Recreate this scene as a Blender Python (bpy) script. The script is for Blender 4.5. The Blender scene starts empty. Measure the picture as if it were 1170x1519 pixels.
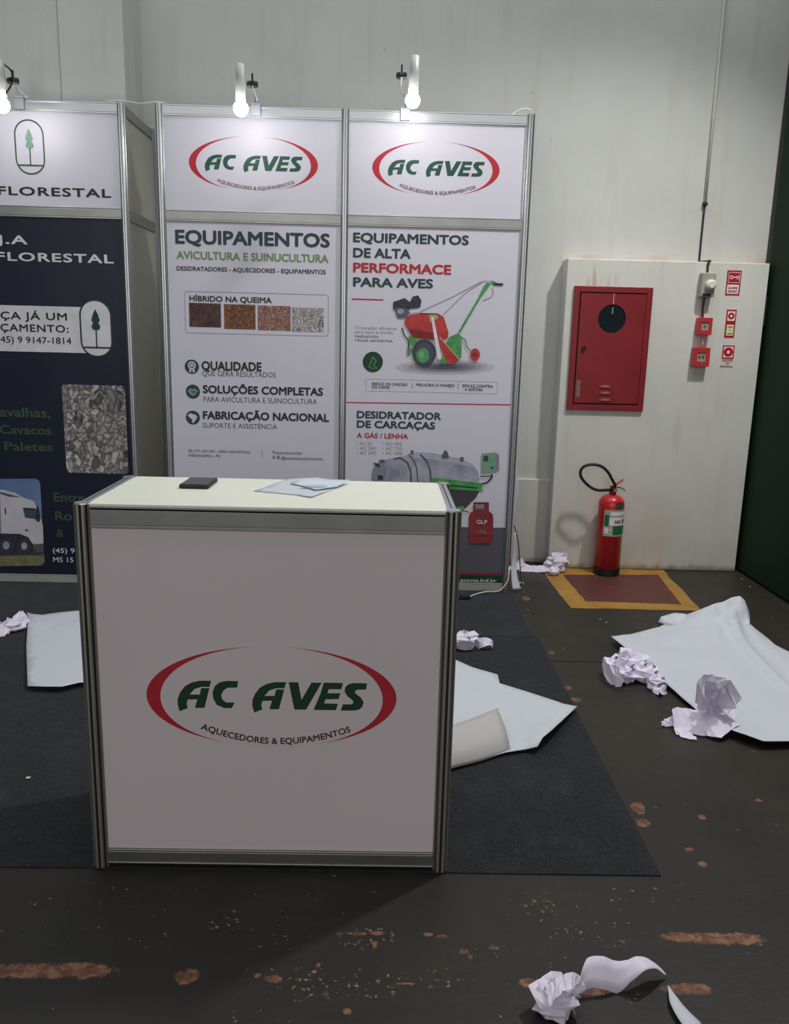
import bpy, bmesh, math, random
from mathutils import Vector, Matrix, noise
from mathutils.geometry import delaunay_2d_cdt
random.seed(7)
PI = math.pi
scene = bpy.context.scene
COL = scene.collection

# ------------------------------------------------------------------ camera
CAM = Vector((0.7901, -2.0497, 1.4848))
YAW, PITCH, ROLL, FPX = 0.0172, 0.2095, 0.0247, 1210.2
fw = Vector((math.sin(YAW)*math.cos(PITCH), math.cos(YAW)*math.cos(PITCH), -math.sin(PITCH)))
rt0 = Vector((math.cos(YAW), -math.sin(YAW), 0))
up0 = rt0.cross(fw)
RT = math.cos(ROLL)*rt0 + math.sin(ROLL)*up0
UP = -math.sin(ROLL)*rt0 + math.cos(ROLL)*up0
cd = bpy.data.cameras.new('camera')
cd.sensor_fit = 'VERTICAL'; cd.sensor_height = 36.0
cd.lens = FPX/1519.0*36.0
cd.clip_start = 0.05; cd.clip_end = 100
cam = bpy.data.objects.new('camera', cd); COL.objects.link(cam)
M = Matrix((RT, UP, -fw)).transposed().to_4x4(); M.translation = CAM
cam.matrix_world = M
scene.camera = cam

# ------------------------------------------------------------------ world, lights, exposure
w = bpy.data.worlds.new('world'); scene.world = w; w.use_nodes = True
w.node_tree.nodes['Background'].inputs[0].default_value = (0.75, 0.8, 0.9, 1)
w.node_tree.nodes['Background'].inputs[1].default_value = 0.1
scene.view_settings.view_transform = 'Standard'
scene.view_settings.look = 'None'
scene.view_settings.exposure = 0.0
scene.view_settings.gamma = 1.0
scene.view_settings.use_curve_mapping = False

def area(name, loc, size, energy, color, aim):
    l = bpy.data.lights.new(name, 'AREA'); l.shape = 'DISK' if isinstance(size, float) else 'RECTANGLE'
    if isinstance(size, float): l.size = size
    else: l.size, l.size_y = size
    l.energy = energy; l.color = color
    o = bpy.data.objects.new(name, l); COL.objects.link(o)
    o.location = loc
    o.rotation_euler = (Vector(aim)-Vector(loc)).to_track_quat('-Z', 'Y').to_euler()
    return o
# flood lamp high on the right, beside the green gate, shaded to throw its light down
sl = bpy.data.lights.new('flood_lamp', 'SPOT'); sl.energy = 340; sl.color = (1.0, .975, .93)
sl.spot_size = math.radians(114); sl.spot_blend = .75; sl.shadow_soft_size = .10
so = bpy.data.objects.new('flood_lamp', sl); COL.objects.link(so); so.location = (3.02, 1.62, 4.5)
so.rotation_euler = (Vector((1.9, 1.5, 0))-so.location).to_track_quat('-Z', 'Y').to_euler()
# rows of hall ceiling lamps, soft, and an added fill light behind the camera
area('hall_lamps', (0.3, 0.7, 6.9), (9.0, 4.6), 200, (0.95, 0.98, 1.0), (0.3, 0.7, 0))
area('front_fill', (0.5, -9.6, 3.4), (13.0, 5.0), 285, (1.0, 0.98, 0.985), (0.5, 0, 3.0))  # unseen frontal fill, added to lift the upright faces
BULB_STRENGTH = 50.0

# ------------------------------------------------------------------ unprojection to real planes
def ray(px, py): return fw + (px-585)/FPX*RT - (py-759.5)/FPX*UP
def onz(px, py, z=0.0):
    d = ray(px, py); return CAM + d*((z-CAM.z)/d.z)
def ony(px, py, Y):
    d = ray(px, py); return CAM + d*((Y-CAM.y)/d.y)
def onx(px, py, X):
    d = ray(px, py); return CAM + d*((X-CAM.x)/d.x)

# ------------------------------------------------------------------ helpers
def lin(c):
    r = []
    for v in c:
        v /= 255.0
        r.append(v/12.92 if v <= .04045 else ((v+.055)/1.055)**2.4)
    return (*r, 1.0)
MATS = {}
def mat(name, rgb, rough=.6, metal=0.0, var=.06, scale=14, bump=0.0, bscale=60, emit=0, spec=.5, coat=0, two=None, stretch=None):
    if name in MATS: return MATS[name]
    m = bpy.data.materials.new(name); m.use_nodes = True
    nt = m.node_tree; b = nt.nodes['Principled BSDF']
    base = lin(rgb)
    tc = nt.nodes.new('ShaderNodeTexCoord'); n = nt.nodes.new('ShaderNodeTexNoise')
    n.inputs['Scale'].default_value = scale; n.inputs['Detail'].default_value = 6
    vec = tc.outputs['Object']
    if stretch:
        mp = nt.nodes.new('ShaderNodeMapping'); mp.inputs['Scale'].default_value = stretch
        nt.links.new(vec, mp.inputs['Vector']); vec = mp.outputs['Vector']
    nt.links.new(vec, n.inputs['Vector'])
    r = nt.nodes.new('ShaderNodeValToRGB')
    c2 = lin(two) if two else tuple(min(1, c*(1+var)) for c in base[:3])+(1,)
    r.color_ramp.elements[0].position = .35; r.color_ramp.elements[1].position = .65
    r.color_ramp.elements[0].color = tuple(c*(1-var) for c in base[:3])+(1,)
    r.color_ramp.elements[1].color = c2
    nt.links.new(n.outputs[0], r.inputs[0]); nt.links.new(r.outputs[0], b.inputs['Base Color'])
    b.inputs['Roughness'].default_value = rough; b.inputs['Metallic'].default_value = metal
    b.inputs['Specular IOR Level'].default_value = spec
    b.inputs['Coat Weight'].default_value = coat
    if emit:
        b.inputs['Emission Color'].default_value = base; b.inputs['Emission Strength'].default_value = emit
    if bump:
        n2 = nt.nodes.new('ShaderNodeTexNoise'); n2.inputs['Scale'].default_value = bscale; n2.inputs['Detail'].default_value = 8
        nt.links.new(vec, n2.inputs['Vector'])
        bp = nt.nodes.new('ShaderNodeBump'); bp.inputs['Strength'].default_value = bump; bp.inputs['Distance'].default_value = .01
        nt.links.new(n2.outputs[0], bp.inputs['Height']); nt.links.new(bp.outputs[0], b.inputs['Normal'])
    MATS[name] = m
    return m

class NT:      # tiny node helper
    def __init__(s, m): s.nt = m.node_tree
    def math(s, op, a, b=None, c=None, clamp=False):
        n = s.nt.nodes.new('ShaderNodeMath'); n.operation = op; n.use_clamp = clamp
        for i, v in enumerate((a, b, c)):
            if v is None: continue
            if isinstance(v, (int, float)): n.inputs[i].default_value = v
            else: s.nt.links.new(v, n.inputs[i])
        return n.outputs[0]
    def noise(s, vec, scale, detail=5, rough=.55):
        n = s.nt.nodes.new('ShaderNodeTexNoise'); n.inputs['Scale'].default_value = scale
        n.inputs['Detail'].default_value = detail; n.inputs['Roughness'].default_value = rough
        s.nt.links.new(vec, n.inputs['Vector']); return n.outputs[0]
    def step(s, v, a, b):
        n = s.nt.nodes.new('ShaderNodeMapRange'); n.interpolation_type = 'SMOOTHSTEP'
        n.inputs[1].default_value = a; n.inputs[2].default_value = b
        s.nt.links.new(v, n.inputs[0]); return n.outputs[0]
    def mix(s, f, a, b):
        n = s.nt.nodes.new('ShaderNodeMix'); n.data_type = 'RGBA'
        if isinstance(f, (int, float)): n.inputs[0].default_value = f
        else: s.nt.links.new(f, n.inputs[0])
        for i, v in ((6, a), (7, b)):
            if isinstance(v, tuple): n.inputs[i].default_value = v
            else: s.nt.links.new(v, n.inputs[i])
        return n.outputs[2]
    def mapping(s, vec, scale):
        n = s.nt.nodes.new('ShaderNodeMapping'); n.inputs['Scale'].default_value = scale
        s.nt.links.new(vec, n.inputs['Vector']); return n.outputs[0]

def world_pos_mat(name, rough=.7):
    m = bpy.data.materials.new(name); m.use_nodes = True
    t = NT(m); g = m.node_tree.nodes.new('ShaderNodeNewGeometry')
    sep = m.node_tree.nodes.new('ShaderNodeSeparateXYZ'); m.node_tree.links.new(g.outputs['Position'], sep.inputs[0])
    b = m.node_tree.nodes['Principled BSDF']; b.inputs['Roughness'].default_value = rough
    MATS[name] = m
    return m, t, g.outputs['Position'], sep.outputs[0], sep.outputs[1], sep.outputs[2], b
def set_bump(m, t, b, h, strength, dist=.01):
    bp = m.node_tree.nodes.new('ShaderNodeBump'); bp.inputs['Strength'].default_value = strength; bp.inputs['Distance'].default_value = dist
    m.node_tree.links.new(h, bp.inputs['Height']); m.node_tree.links.new(bp.outputs[0], b.inputs['Normal'])

def obj(name, bm, m, parent=None, smooth=False):
    me = bpy.data.meshes.new(name)
    if isinstance(bm, bmesh.types.BMesh):
        bm.normal_update(); bm.to_mesh(me); bm.free()
    else: me = bm; me.name = name
    for mm in (m if isinstance(m, (list, tuple)) else [m]): me.materials.append(mm)
    if smooth:
        for p in me.polygons: p.use_smooth = True
    o = bpy.data.objects.new(name, me); COL.objects.link(o)
    if parent: 
        o.parent = parent
        o.matrix_parent_inverse = Matrix.Translation(-wloc(parent))
    return o
def wloc(o):
    v = Vector(o.location)
    while o.parent:
        v += o.matrix_parent_inverse.translation; o = o.parent; v += Vector(o.location)
    return v
def thing(name, label, cat, loc=(0,0,0), group=None):
    o = bpy.data.objects.new(name, None); COL.objects.link(o); o.location = loc
    o.empty_display_size = .1
    return tag(o, label, cat, group)
def tag(o, label, cat, group=None):
    o['label'] = label; o['category'] = cat
    if group: o['group'] = group
    return o
def struct(o, label=None):
    o['kind'] = 'structure'
    if label: o['label'] = label
    return o
def B(): return bmesh.new()
def box(bm, x0, x1, y0, y1, z0, z1, bev=0.0, mi=0):
    r = bmesh.ops.create_cube(bm, size=1)
    vs = r['verts']
    for v in vs:
        v.co = Vector((x0 if v.co.x < 0 else x1, y0 if v.co.y < 0 else y1, z0 if v.co.z < 0 else z1))
    fs = set(f for v in vs for f in v.link_faces)
    for f in fs: f.material_index = mi
    if bev:
        es = list(set(e for v in vs for e in v.link_edges))
        bmesh.ops.bevel(bm, geom=es, offset=bev, segments=2, affect='EDGES', profile=.5)
    return bm
def cyl(bm, p0, p1, r0, r1=None, seg=20, caps=True):
    p0, p1 = Vector(p0), Vector(p1); r1 = r0 if r1 is None else r1
    d = p1-p0; q = d.to_track_quat('Z', 'Y')
    bmesh.ops.create_cone(bm, cap_ends=caps, segments=seg, radius1=r0, radius2=r1, depth=d.length,
                          matrix=Matrix.Translation((p0+p1)/2) @ q.to_matrix().to_4x4())
    return bm
def lathe(bm, prof, c, seg=32):
    rings = []
    for r, z in prof:
        if r < 1e-5: rings.append([bm.verts.new((c[0], c[1], c[2]+z))])
        else: rings.append([bm.verts.new((c[0]+r*math.cos(2*PI*k/seg), c[1]+r*math.sin(2*PI*k/seg), c[2]+z)) for k in range(seg)])
    for a, b in zip(rings, rings[1:]):
        for k in range(seg):
            k2 = (k+1) % seg
            if len(a) == 1 and len(b) == 1: continue
            if len(a) == 1: bm.faces.new((a[0], b[k2], b[k]))
            elif len(b) == 1: bm.faces.new((a[k], a[k2], b[0]))
            else: bm.faces.new((a[k], a[k2], b[k2], b[k]))
    bmesh.ops.recalc_face_normals(bm, faces=bm.faces[:])
    return bm
def tube(bm, pts, r, seg=10, closed=False):
    pts = [Vector(p) for p in pts]; n = len(pts)
    rings = []; prev = None
    for i, p in enumerate(pts):
        t = (pts[min(i+1, n-1)]-pts[max(i-1, 0)]).normalized()
        a = t.orthogonal().normalized() if prev is None else (prev - t*prev.dot(t)).normalized()
        prev = a; b = t.cross(a)
        rr = r[i] if isinstance(r, (list, tuple)) else r
        rings.append([bm.verts.new(p + rr*(math.cos(2*PI*k/seg)*a + math.sin(2*PI*k/seg)*b)) for k in range(seg)])
    for a, b in zip(rings, rings[1:]):
        for k in range(seg): bm.faces.new((a[k], a[(k+1) % seg], b[(k+1) % seg], b[k]))
    bm.faces.new(rings[0][::-1]); bm.faces.new(rings[-1])
    return bm
def spline(pts, n=8):
    pts = [Vector(p) for p in pts]; out = []
    P = [pts[0]*2-pts[1]] + pts + [pts[-1]*2-pts[-2]]
    for i in range(1, len(P)-2):
        a, b, c, d = P[i-1:i+3]
        for k in range(n):
            t = k/n
            out.append(.5*((2*b)+(c-a)*t+(2*a-5*b+4*c-d)*t*t+(3*b-a-3*c+d)*t**3))
    out.append(pts[-1]); return out
def poly(bm, pts, mi=0, d=None):
    """flat print polygon; pts are 3D"""
    vs = [bm.verts.new(p) for p in pts]
    f = bm.faces.new(vs); f.material_index = mi
    f.normal_update()
    if f.normal.y > 0: f.normal_flip()
    return f
def ngon_disc(cx, cz, r, Y, n=28, rz=None, a0=0, a1=2*PI):
    rz = rz or r
    return [Vector((cx+r*math.cos(a0+(a1-a0)*k/n), Y, cz+rz*math.sin(a0+(a1-a0)*k/n))) for k in range(n if abs(a1-a0-2*PI) < 1e-6 else n+1)]
def rrect(x0, x1, z0, z1, r, Y, n=5):
    pts = []
    for cx, cz, a in ((x1-r, z1-r, 0), (x0+r, z1-r, PI/2), (x0+r, z0+r, PI), (x1-r, z0+r, 1.5*PI)):
        for k in range(n+1):
            t = a+k/n*PI/2; pts.append(Vector((cx+r*math.cos(t), Y, cz+r*math.sin(t))))
    return pts

# lettering -----------------------------------------------------------------
def raw_text(s, bold=0.0, spacing=1.0):
    c = bpy.data.curves.new('t', 'FONT'); c.body = s; c.size = 1; c.resolution_u = 3; c.offset = min(0, bold)
    c.space_character = spacing
    o = bpy.data.objects.new('t', c); COL.objects.link(o)
    dg = bpy.context.evaluated_depsgraph_get(); dg.update()
    me = bpy.data.meshes.new_from_object(o.evaluated_get(dg))
    bpy.data.objects.remove(o); bpy.data.curves.remove(c)
    if bold > .003:                    # heavier strokes: the same glyphs laid over each other in a small ring
        bm = bmesh.new(); bm.from_mesh(me); base = bm.verts[:]+bm.edges[:]+bm.faces[:]
        for k in range(6):
            r = bmesh.ops.duplicate(bm, geom=base)
            for g in r['geom']:
                if isinstance(g, bmesh.types.BMVert): g.co += Vector((bold*math.cos(k*PI/3+.5), bold*math.sin(k*PI/3+.5), .00015*(k+1)))
        bm.to_mesh(me); bm.free()
    return me
CAPH = None
def cap_height(bold):
    me = raw_text('H', bold); h = max(v.co.y for v in me.vertices)-min(v.co.y for v in me.vertices); return h, min(v.co.y for v in me.vertices)
def text(s, x0, x1, z0, cap, Y, m, parent, bold=.012, vis=None, spacing=1.0, name='lettering', bend=None):
    """lettering printed on the plane Y (facing -Y): x0..x1 wide, baseline z0, capital height cap"""
    me = raw_text(s, bold, spacing)
    xs = [v.co.x for v in me.vertices]
    a, b = min(xs), max(xs)
    h, hb = cap_height(bold)
    if vis:
        mv = raw_text(vis, bold, spacing); xv = [v.co.x for v in mv.vertices]
        sx = (x1-x0)/(max(xv)-min(xv)); off = x1 - b*sx
    else:
        sx = (x1-x0)/(b-a); off = x0 - a*sx
    sz = cap/h
    for v in me.vertices:
        x = off+v.co.x*sx; z = z0+(v.co.y-hb)*sz
        if bend: x, z = bend(x, z-z0)
        v.co = (x, Y-v.co.z, z)
    return obj(name, me, m, parent)
def ptext(s, pl, pr, top, Y, m, parent, **k):
    """pl, pr: photo positions of the baseline ends, top: photo y of the capital's top at the left end"""
    a, b = ony(pl[0], pl[1], Y), ony(pr[0], pr[1], Y); c = ony(pl[0], top, Y)
    return text(s, a.x, b.x, (a.z+b.z)/2, c.z-a.z, Y, m, parent, **k)

# ------------------------------------------------------------------ materials
M_alu = mat('aluminium', (204, 208, 212), rough=.30, metal=.9, var=.05, scale=30, stretch=(40, 40, 1))
M_alu_d = mat('dull_aluminium', (160, 161, 158), rough=.36, metal=.9, var=.08, scale=6)
M_slot = mat('slot_black', (42, 42, 40), rough=.7, metal=.3)
M_panel = mat('white_panel', (222, 220, 233), rough=.45, var=.012, scale=2)
M_cpanel = mat('counter_panel', (224, 213, 217), rough=.5, var=.015, scale=2)
M_top = mat('counter_top', (236, 238, 224), rough=.38, var=.015, scale=3)
M_navy = mat('navy_print', (40, 45, 62), rough=.28, spec=.2, var=.05, scale=3)
M_green = mat('green_print', (28, 84, 66), rough=.5)
M_dgreen = mat('dark_green_print', (14, 62, 44), rough=.5)
M_teal = mat('teal_print', (38, 66, 72), rough=.5)
M_lgreen = mat('light_green_print', (120, 152, 96), rough=.5)
M_pgreen = mat('pale_green_print', (130, 168, 140), rough=.5)
M_sgreen = mat('sage_print', (58, 88, 62), rough=.5)
M_bgreen = mat('bright_green_print', (60, 150, 70), rough=.5, two=(96, 178, 98))
M_red = mat('red_print', (188, 36, 50), rough=.5)
M_black = mat('black_print', (36, 38, 46), rough=.5)
M_grey = mat('grey_print', (140, 140, 148), rough=.5)
M_dgrey = mat('slate_print', (96, 92, 106), rough=.45, var=.05, scale=4)
M_white = mat('white_print', (232, 232, 236), rough=.5)
M_paper = mat('paper', (202, 207, 216), rough=.75, var=.01, scale=3, bump=.05, bscale=9)
M_bond = mat('thin_paper', (232, 226, 244), rough=.8, var=.03, scale=8)
M_redpaint = mat('red_enamel', (134, 36, 41), rough=.35, var=.08, scale=5, bump=.04, bscale=12)
M_redplastic = mat('red_plastic', (186, 50, 54), rough=.4, var=.04)
M_rubber = mat('black_rubber', (24, 25, 26), rough=.55)
M_wire = mat('white_cable', (226, 222, 205), rough=.5)
M_extred = mat('extinguisher_red', (196, 34, 42), rough=.28, var=.06, scale=4, coat=.2)
M_gateg = mat('gate_green', (25, 48, 33), rough=.65, spec=.15, var=.1, scale=2.2, bump=.15, bscale=5, stretch=(1, 1, .35))

# plaster wall: off-white paint with soiling of its own
def plaster(name, tint=(204, 206, 202), dirty=.5):
    m, t, pos, x, y, z, b = world_pos_mat(name, .62)
    n1 = t.noise(pos, 1.3, 4); n2 = t.noise(t.mapping(pos, (6, 6, .7)), 2.2, 6); n3 = t.noise(pos, 26, 5)
    c = t.mix(t.step(n1, .35, .7), lin(tint), lin(tuple(v*.955 for v in tint)))
    c = t.mix(t.math('MULTIPLY', t.step(n2, .5, .78), .35*dirty), c, lin((170, 158, 132)))     # drip streaks
    low = t.math('SUBTRACT', 1.0, t.step(z, .02, 1.0))
    g = t.math('MULTIPLY', low, t.step(t.noise(pos, 3.2, 7, .65), .25, .75))
    c = t.mix(t.math('MULTIPLY', g, .5*dirty+.1), c, lin((186, 172, 146)))                        # splashed dirt
    base = t.math('SUBTRACT', 1.0, t.step(t.math('ADD', z, t.math('MULTIPLY', t.noise(pos, 14, 6), .09)), .05, .10))
    c = t.mix(t.math('MULTIPLY', base, .75), c, lin((132, 98, 66)))
    rz = t.math('MULTIPLY', t.step(z, 1.985, 2.0), t.math('SUBTRACT', 1.0, t.step(t.math('ADD', z, t.math('MULTIPLY', t.noise(pos, 8, 5), .1)), 2.05, 2.14)))
    rz = t.math('MULTIPLY', t.math('MULTIPLY', rz, t.step(x, 1.85, 2.0)), t.step(t.noise(t.mapping(pos, (3, 3, 12)), 3, 6), .35, .65))
    c = t.mix(t.math('MULTIPLY', rz, .5), c, lin((196, 160, 140)))
    cx_ = t.math('ABSOLUTE', t.math('SUBTRACT', x, 2.12))                          # rust running down onto the top of the cabinet
    rc = t.math('MULTIPLY', t.math('SUBTRACT', 1.0, t.step(cx_, .03, .16)), t.math('MULTIPLY', t.step(z, 1.80, 1.84), t.math('SUBTRACT', 1.0, t.step(z, 1.85, 2.02))))
    c = t.mix(t.math('MULTIPLY', rc, t.math('MULTIPLY', t.step(t.noise(t.mapping(pos, (14, 14, 1.5)), 3, 5), .42, .7), .6)), c, lin((166, 112, 88)))
    sp = t.step(n3, .70, .76)
    c = t.mix(t.math('MULTIPLY', sp, .4), c, lin((120, 118, 104)))
    m.node_tree.links.new(c, b.inputs['Base Color'])
    set_bump(m, t, b, t.noise(pos, 9, 8, .6), .25, .008)
    return m
M_wall = plaster('painted_plaster')
M_box = plaster('painted_plaster_box', (214, 215, 209), .65)

# worn dark concrete floor with orange scars where the paint is gone
def floor_mat():
    m, t, pos, x, y, z, b = world_pos_mat('worn_concrete', .5)
    c = t.mix(t.step(t.noise(pos, .9, 6, .6), .35, .68), lin((54, 49, 43)), lin((42, 41, 39)))
    c = t.mix(t.math('MULTIPLY', t.step(t.noise(t.mapping(pos, (1, 3.5, 1)), 6, 8, .7), .45, .8), .45), c, lin((32, 32, 32)))
    fine = t.step(t.noise(pos, 60, 5, .7), .62, .78)
    c = t.mix(t.math('MULTIPLY', fine, .3), c, lin((84, 78, 70)))
    chips = t.math('MULTIPLY', t.step(t.noise(pos, 46, 3, .6), .665, .70), t.step(t.noise(pos, 2.3, 3), .5, .6))
    tr = None                                                                   # trails of tiny chips, by place
    for (pa, ra) in (((460, 1462), .10), ((560, 1458), .10), ((660, 1452), .07), ((545, 1390), .09), ((800, 1345), .07), ((840, 1385), .06), ((905, 1393), .05), ((940, 1475), .06), ((1115, 1395), .04), ((960, 930), .10), ((330, 1370), .06)):
        p = onz(*pa); dx = t.math('SUBTRACT', x, p.x); dy = t.math('SUBTRACT', y, p.y)
        d0 = t.math('MULTIPLY', t.math('SQRT', t.math('ADD', t.math('MULTIPLY', dx, dx), t.math('MULTIPLY', t.math('MULTIPLY', dy, dy), 3.0))), 1/ra)
        tr = d0 if tr is None else t.math('MINIMUM', tr, d0)
    chips = t.math('MAXIMUM', chips, t.math('MULTIPLY', t.math('SUBTRACT', 1.0, t.step(tr, .5, 1.1)), t.step(t.noise(pos, 60, 3, .6), .60, .65)))
    c = t.mix(chips, c, lin((140, 122, 96)))
    spots = [  # photo position, half widths x,y (m)
        ((20, 1441), .13, .022), ((95, 1440), .13, .025), ((150, 1441), .035, .028), ((278, 1448), .038, .034), ((382, 1447), .012, .012),
        ((405, 1452), .028, .018), ((530, 1385), .03, .009), ((560, 1384), .028, .010), ((556, 1402), .010, .018), ((635, 1386), .016, .009), ((655, 1389), .018, .008), ((688, 1412), .014, .012), ((697, 1419), .008, .010),
        ((733, 1406), .018, .009), ((603, 1459), .035, .005), ((472, 1432), .007, .010), ((466, 1441), .008, .008), ((482, 1475), .012, .007), ((515, 1500), .012, .012),
        ((1010, 1390), .05, .018), ((1055, 1392), .07, .022), ((1100, 1392), .06, .022), ((785, 1458), .03, .02), ((808, 1455), .02, .02),
        ((880, 1466), .06, .022), ((1020, 1467), .06, .018), ((1045, 1470), .02, .014), ((1042, 1282), .018, .02), ((1041, 1212), .016, .02), ((1022, 1260), .016, .012),
        ((946, 1198), .03, .05), ((952, 1220), .03, .03), ((1125, 1187), .016, .012), ((1094, 1231), .008, .01),
        ((842, 1020), .022, .03), ((855, 1038), .03, .03), ((818, 968), .022, .03), ((780, 888), .03, .06), ((862, 1000), .0, .0)]
    wob = t.math('MULTIPLY', t.math('SUBTRACT', t.noise(pos, 22, 6, .7), .5), 3.0)
    wob2 = t.math('MULTIPLY', t.math('SUBTRACT', t.noise(pos, 90, 3, .7), .5), 1.8)
    acc = None
    for (px, py), sx, sy in spots:
        if sx == 0: continue
        if sx < .045: sx, sy = sx*.8, sy*.75
        p = onz(px, py)
        dx = t.math('MULTIPLY', t.math('SUBTRACT', x, p.x), 1/sx); dy = t.math('MULTIPLY', t.math('SUBTRACT', y, p.y), 1/sy)
        d = t.math('ADD', t.math('MULTIPLY', dx, dx), t.math('MULTIPLY', dy, dy))
        acc = d if acc is None else t.math('MINIMUM', acc, d)
    d = t.math('ADD', t.math('ADD', acc, wob), wob2)
    k = t.math('SUBTRACT', 1.0, t.step(d, .55, 1.15))
    k = t.math('MULTIPLY', k, t.math('SUBTRACT', 1.0, t.math('MULTIPLY', t.step(t.noise(pos, 70, 4), .5, .7), .6)))
    oc = t.mix(t.step(t.noise(pos, 30, 4), .4, .6), lin((112, 72, 54)), lin((160, 114, 84)))
    c = t.mix(t.math('MULTIPLY', k, .75), c, oc)
    m.node_tree.links.new(c, b.inputs['Base Color'])
    r = t.math('ADD', t.math('MULTIPLY', t.noise(pos, 4, 6), .3), .33)
    m.node_tree.links.new(r, b.inputs['Roughness']); b.inputs['Specular IOR Level'].default_value = .25
    set_bump(m, t, b, t.noise(pos, 40, 9, .7), .25, .006)
    return m
M_floor = floor_mat()
M_joint = mat('joint_dirt', (42, 39, 36), rough=.9)

def carpet_mat(name, c0, c1):
    m, t, pos, x, y, z, b = world_pos_mat(name, .95)
    c = t.mix(t.step(t.noise(pos, 150, 4, .75), .4, .62), lin(c0), lin(c1))
    c = t.mix(t.math('MULTIPLY', t.step(t.noise(pos, 5, 6, .7), .45, .75), .35), c, lin(tuple(v*1.3 for v in c1)))
    lint = t.step(t.noise(pos, 75, 2), .765, .79)
    c = t.mix(t.math('MULTIPLY', lint, .5), c, lin((130, 130, 126)))
    m.node_tree.links.new(c, b.inputs['Base Color']); b.inputs['Specular IOR Level'].default_value = .15
    b.inputs['Sheen Weight'].default_value = .08
    set_bump(m, t, b, t.noise(pos, 320, 3, .8), .6, .004)
    return m
M_carpet = carpet_mat('carpet_felt', (30, 32, 35), (49, 52, 57))
M_carpet2 = carpet_mat('carpet_felt_far', (33, 36, 40), (52, 56, 62))

def photo_mat(name, cols, scale, stretch=(1, 1, 1), rnd=1.0):
    """printed photograph of chips, pellets or shavings: cells of mixed colours with dark gaps"""
    m = bpy.data.materials.new(name); m.use_nodes = True; t = NT(m); nt = m.node_tree
    b = nt.nodes['Principled BSDF']; b.inputs['Roughness'].default_value = .45
    tc = nt.nodes.new('ShaderNodeTexCoord'); v = t.mapping(tc.outputs['Object'], stretch)
    dn = nt.nodes.new('ShaderNodeTexNoise'); dn.inputs['Scale'].default_value = scale*.35; nt.links.new(v, dn.inputs['Vector'])
    ad = nt.nodes.new('ShaderNodeVectorMath'); ad.operation = 'MULTIPLY_ADD'; nt.links.new(dn.outputs[1], ad.inputs[0])
    ad.inputs[1].default_value = (5/scale,)*3; nt.links.new(v, ad.inputs[2])
    vo = nt.nodes.new('ShaderNodeTexVoronoi'); vo.inputs['Scale'].default_value = scale; nt.links.new(ad.outputs[0], vo.inputs['Vector'])
    ve = nt.nodes.new('ShaderNodeTexVoronoi'); ve.feature = 'DISTANCE_TO_EDGE'; ve.inputs['Scale'].default_value = scale; nt.links.new(ad.outputs[0], ve.inputs['Vector'])
    sp = nt.nodes.new('ShaderNodeSeparateColor'); nt.links.new(vo.outputs['Color'], sp.inputs[0])
    r = nt.nodes.new('ShaderNodeValToRGB'); nt.links.new(sp.outputs[0], r.inputs[0])
    while len(r.color_ramp.elements) < len(cols): r.color_ramp.elements.new(.5)
    for i, c in enumerate(cols):
        r.color_ramp.elements[i].position = i/(len(cols)-1); r.color_ramp.elements[i].color = lin(c)
    e = t.step(ve.outputs['Distance'], -.12, .30)
    c = t.mix(e, lin(tuple(v*.55 for v in cols[0])), r.outputs[0])
    c = t.mix(t.math('MULTIPLY', t.step(t.noise(tc.outputs['Object'], scale*1.5, 3), .4, .7), .35), c, lin(cols[0]))
    nt.links.new(c, b.inputs['Base Color']); MATS[name] = m
    return m

# ------------------------------------------------------------------ setting
YW, YBOX, YS = 3.37, 3.232, 2.692       # back wall, boxed-out wall, stand face
bm = B(); box(bm, -9, 9, -10, YW+.3, -.12, -.012); fl = struct(obj('floor', bm, M_joint))
ys = [-10, -6.33, -2.37, 1.595, YW+.3]
for a, b_ in zip(ys, ys[1:]):
    for xa, xb in ((-9, 9),):
        bm = B(); box(bm, xa, xb, a+.004, b_-.004, -.03, 0, bev=.002); obj('slab', bm, M_floor, fl)
bm = B(); box(bm, -9, 9, YW, YW+.3, 0, 7.2); struct(obj('wall_back', bm, M_wall))
# thicker foot of the back wall left of the boxed-out part
bm = B(); box(bm, -.7, 1.93, YW-.022, YW, 0, .585, bev=.008); struct(obj('baseboard_back', bm, M_wall))
# boxed-out wall carrying the fire equipment
XR = 3.19
bm = B(); box(bm, 1.921, XR, YBOX, YW+.01, 0, 2.0, bev=.006); bx = struct(obj('trim_1', bm, M_box))
# broad pilaster on the left
bm = B(); box(bm, -1.08, -.716, 3.02, YW+.01, 0, 7.2, bev=.006); struct(obj('trim_2', bm, M_wall))
bm = B(); box(bm, -4.5, -1.085, 3.035, YW+.01, 0, 7.2, bev=.004); struct(obj('trim_3', bm, M_wall))
# green gate leaf on the right, closing the view
gx = 3.215
bm = B()
box(bm, gx, gx+.06, -3.4, 3.30, .015, 4.05, bev=.004)
gate = struct(obj('door_1', bm, M_gateg))
for yy in (2.35, 1.2, 0.0, -1.2):
    bm = B(); box(bm, gx-.006, gx, yy-.03, yy+.03, .02, 4.04, bev=.002); obj('rib', bm, M_gateg, gate)
bm = B(); box(bm, gx+.005, gx+.05, 3.30, YW-.01, 0.01, 4.0); obj('gap_shade', bm, M_rubber, gate)  # black strip stands in for the shade in the gap beside the wall
bm = B(); box(bm, gx-.014, gx+.0, 3.262, 3.30, 1.62, 1.80, bev=.003); obj('latch', bm, M_rubber, gate)
M_hall = mat('hall_wall', (176, 174, 166), rough=.8)
bm = B(); box(bm, 9, 9.2, -10, YW+.3, 0, 7.2); struct(obj('wall_right', bm, M_hall))
bm = B(); box(bm, -9.2, -9, -10, YW+.3, 0, 7.2); struct(obj('wall_left', bm, M_hall))
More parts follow.
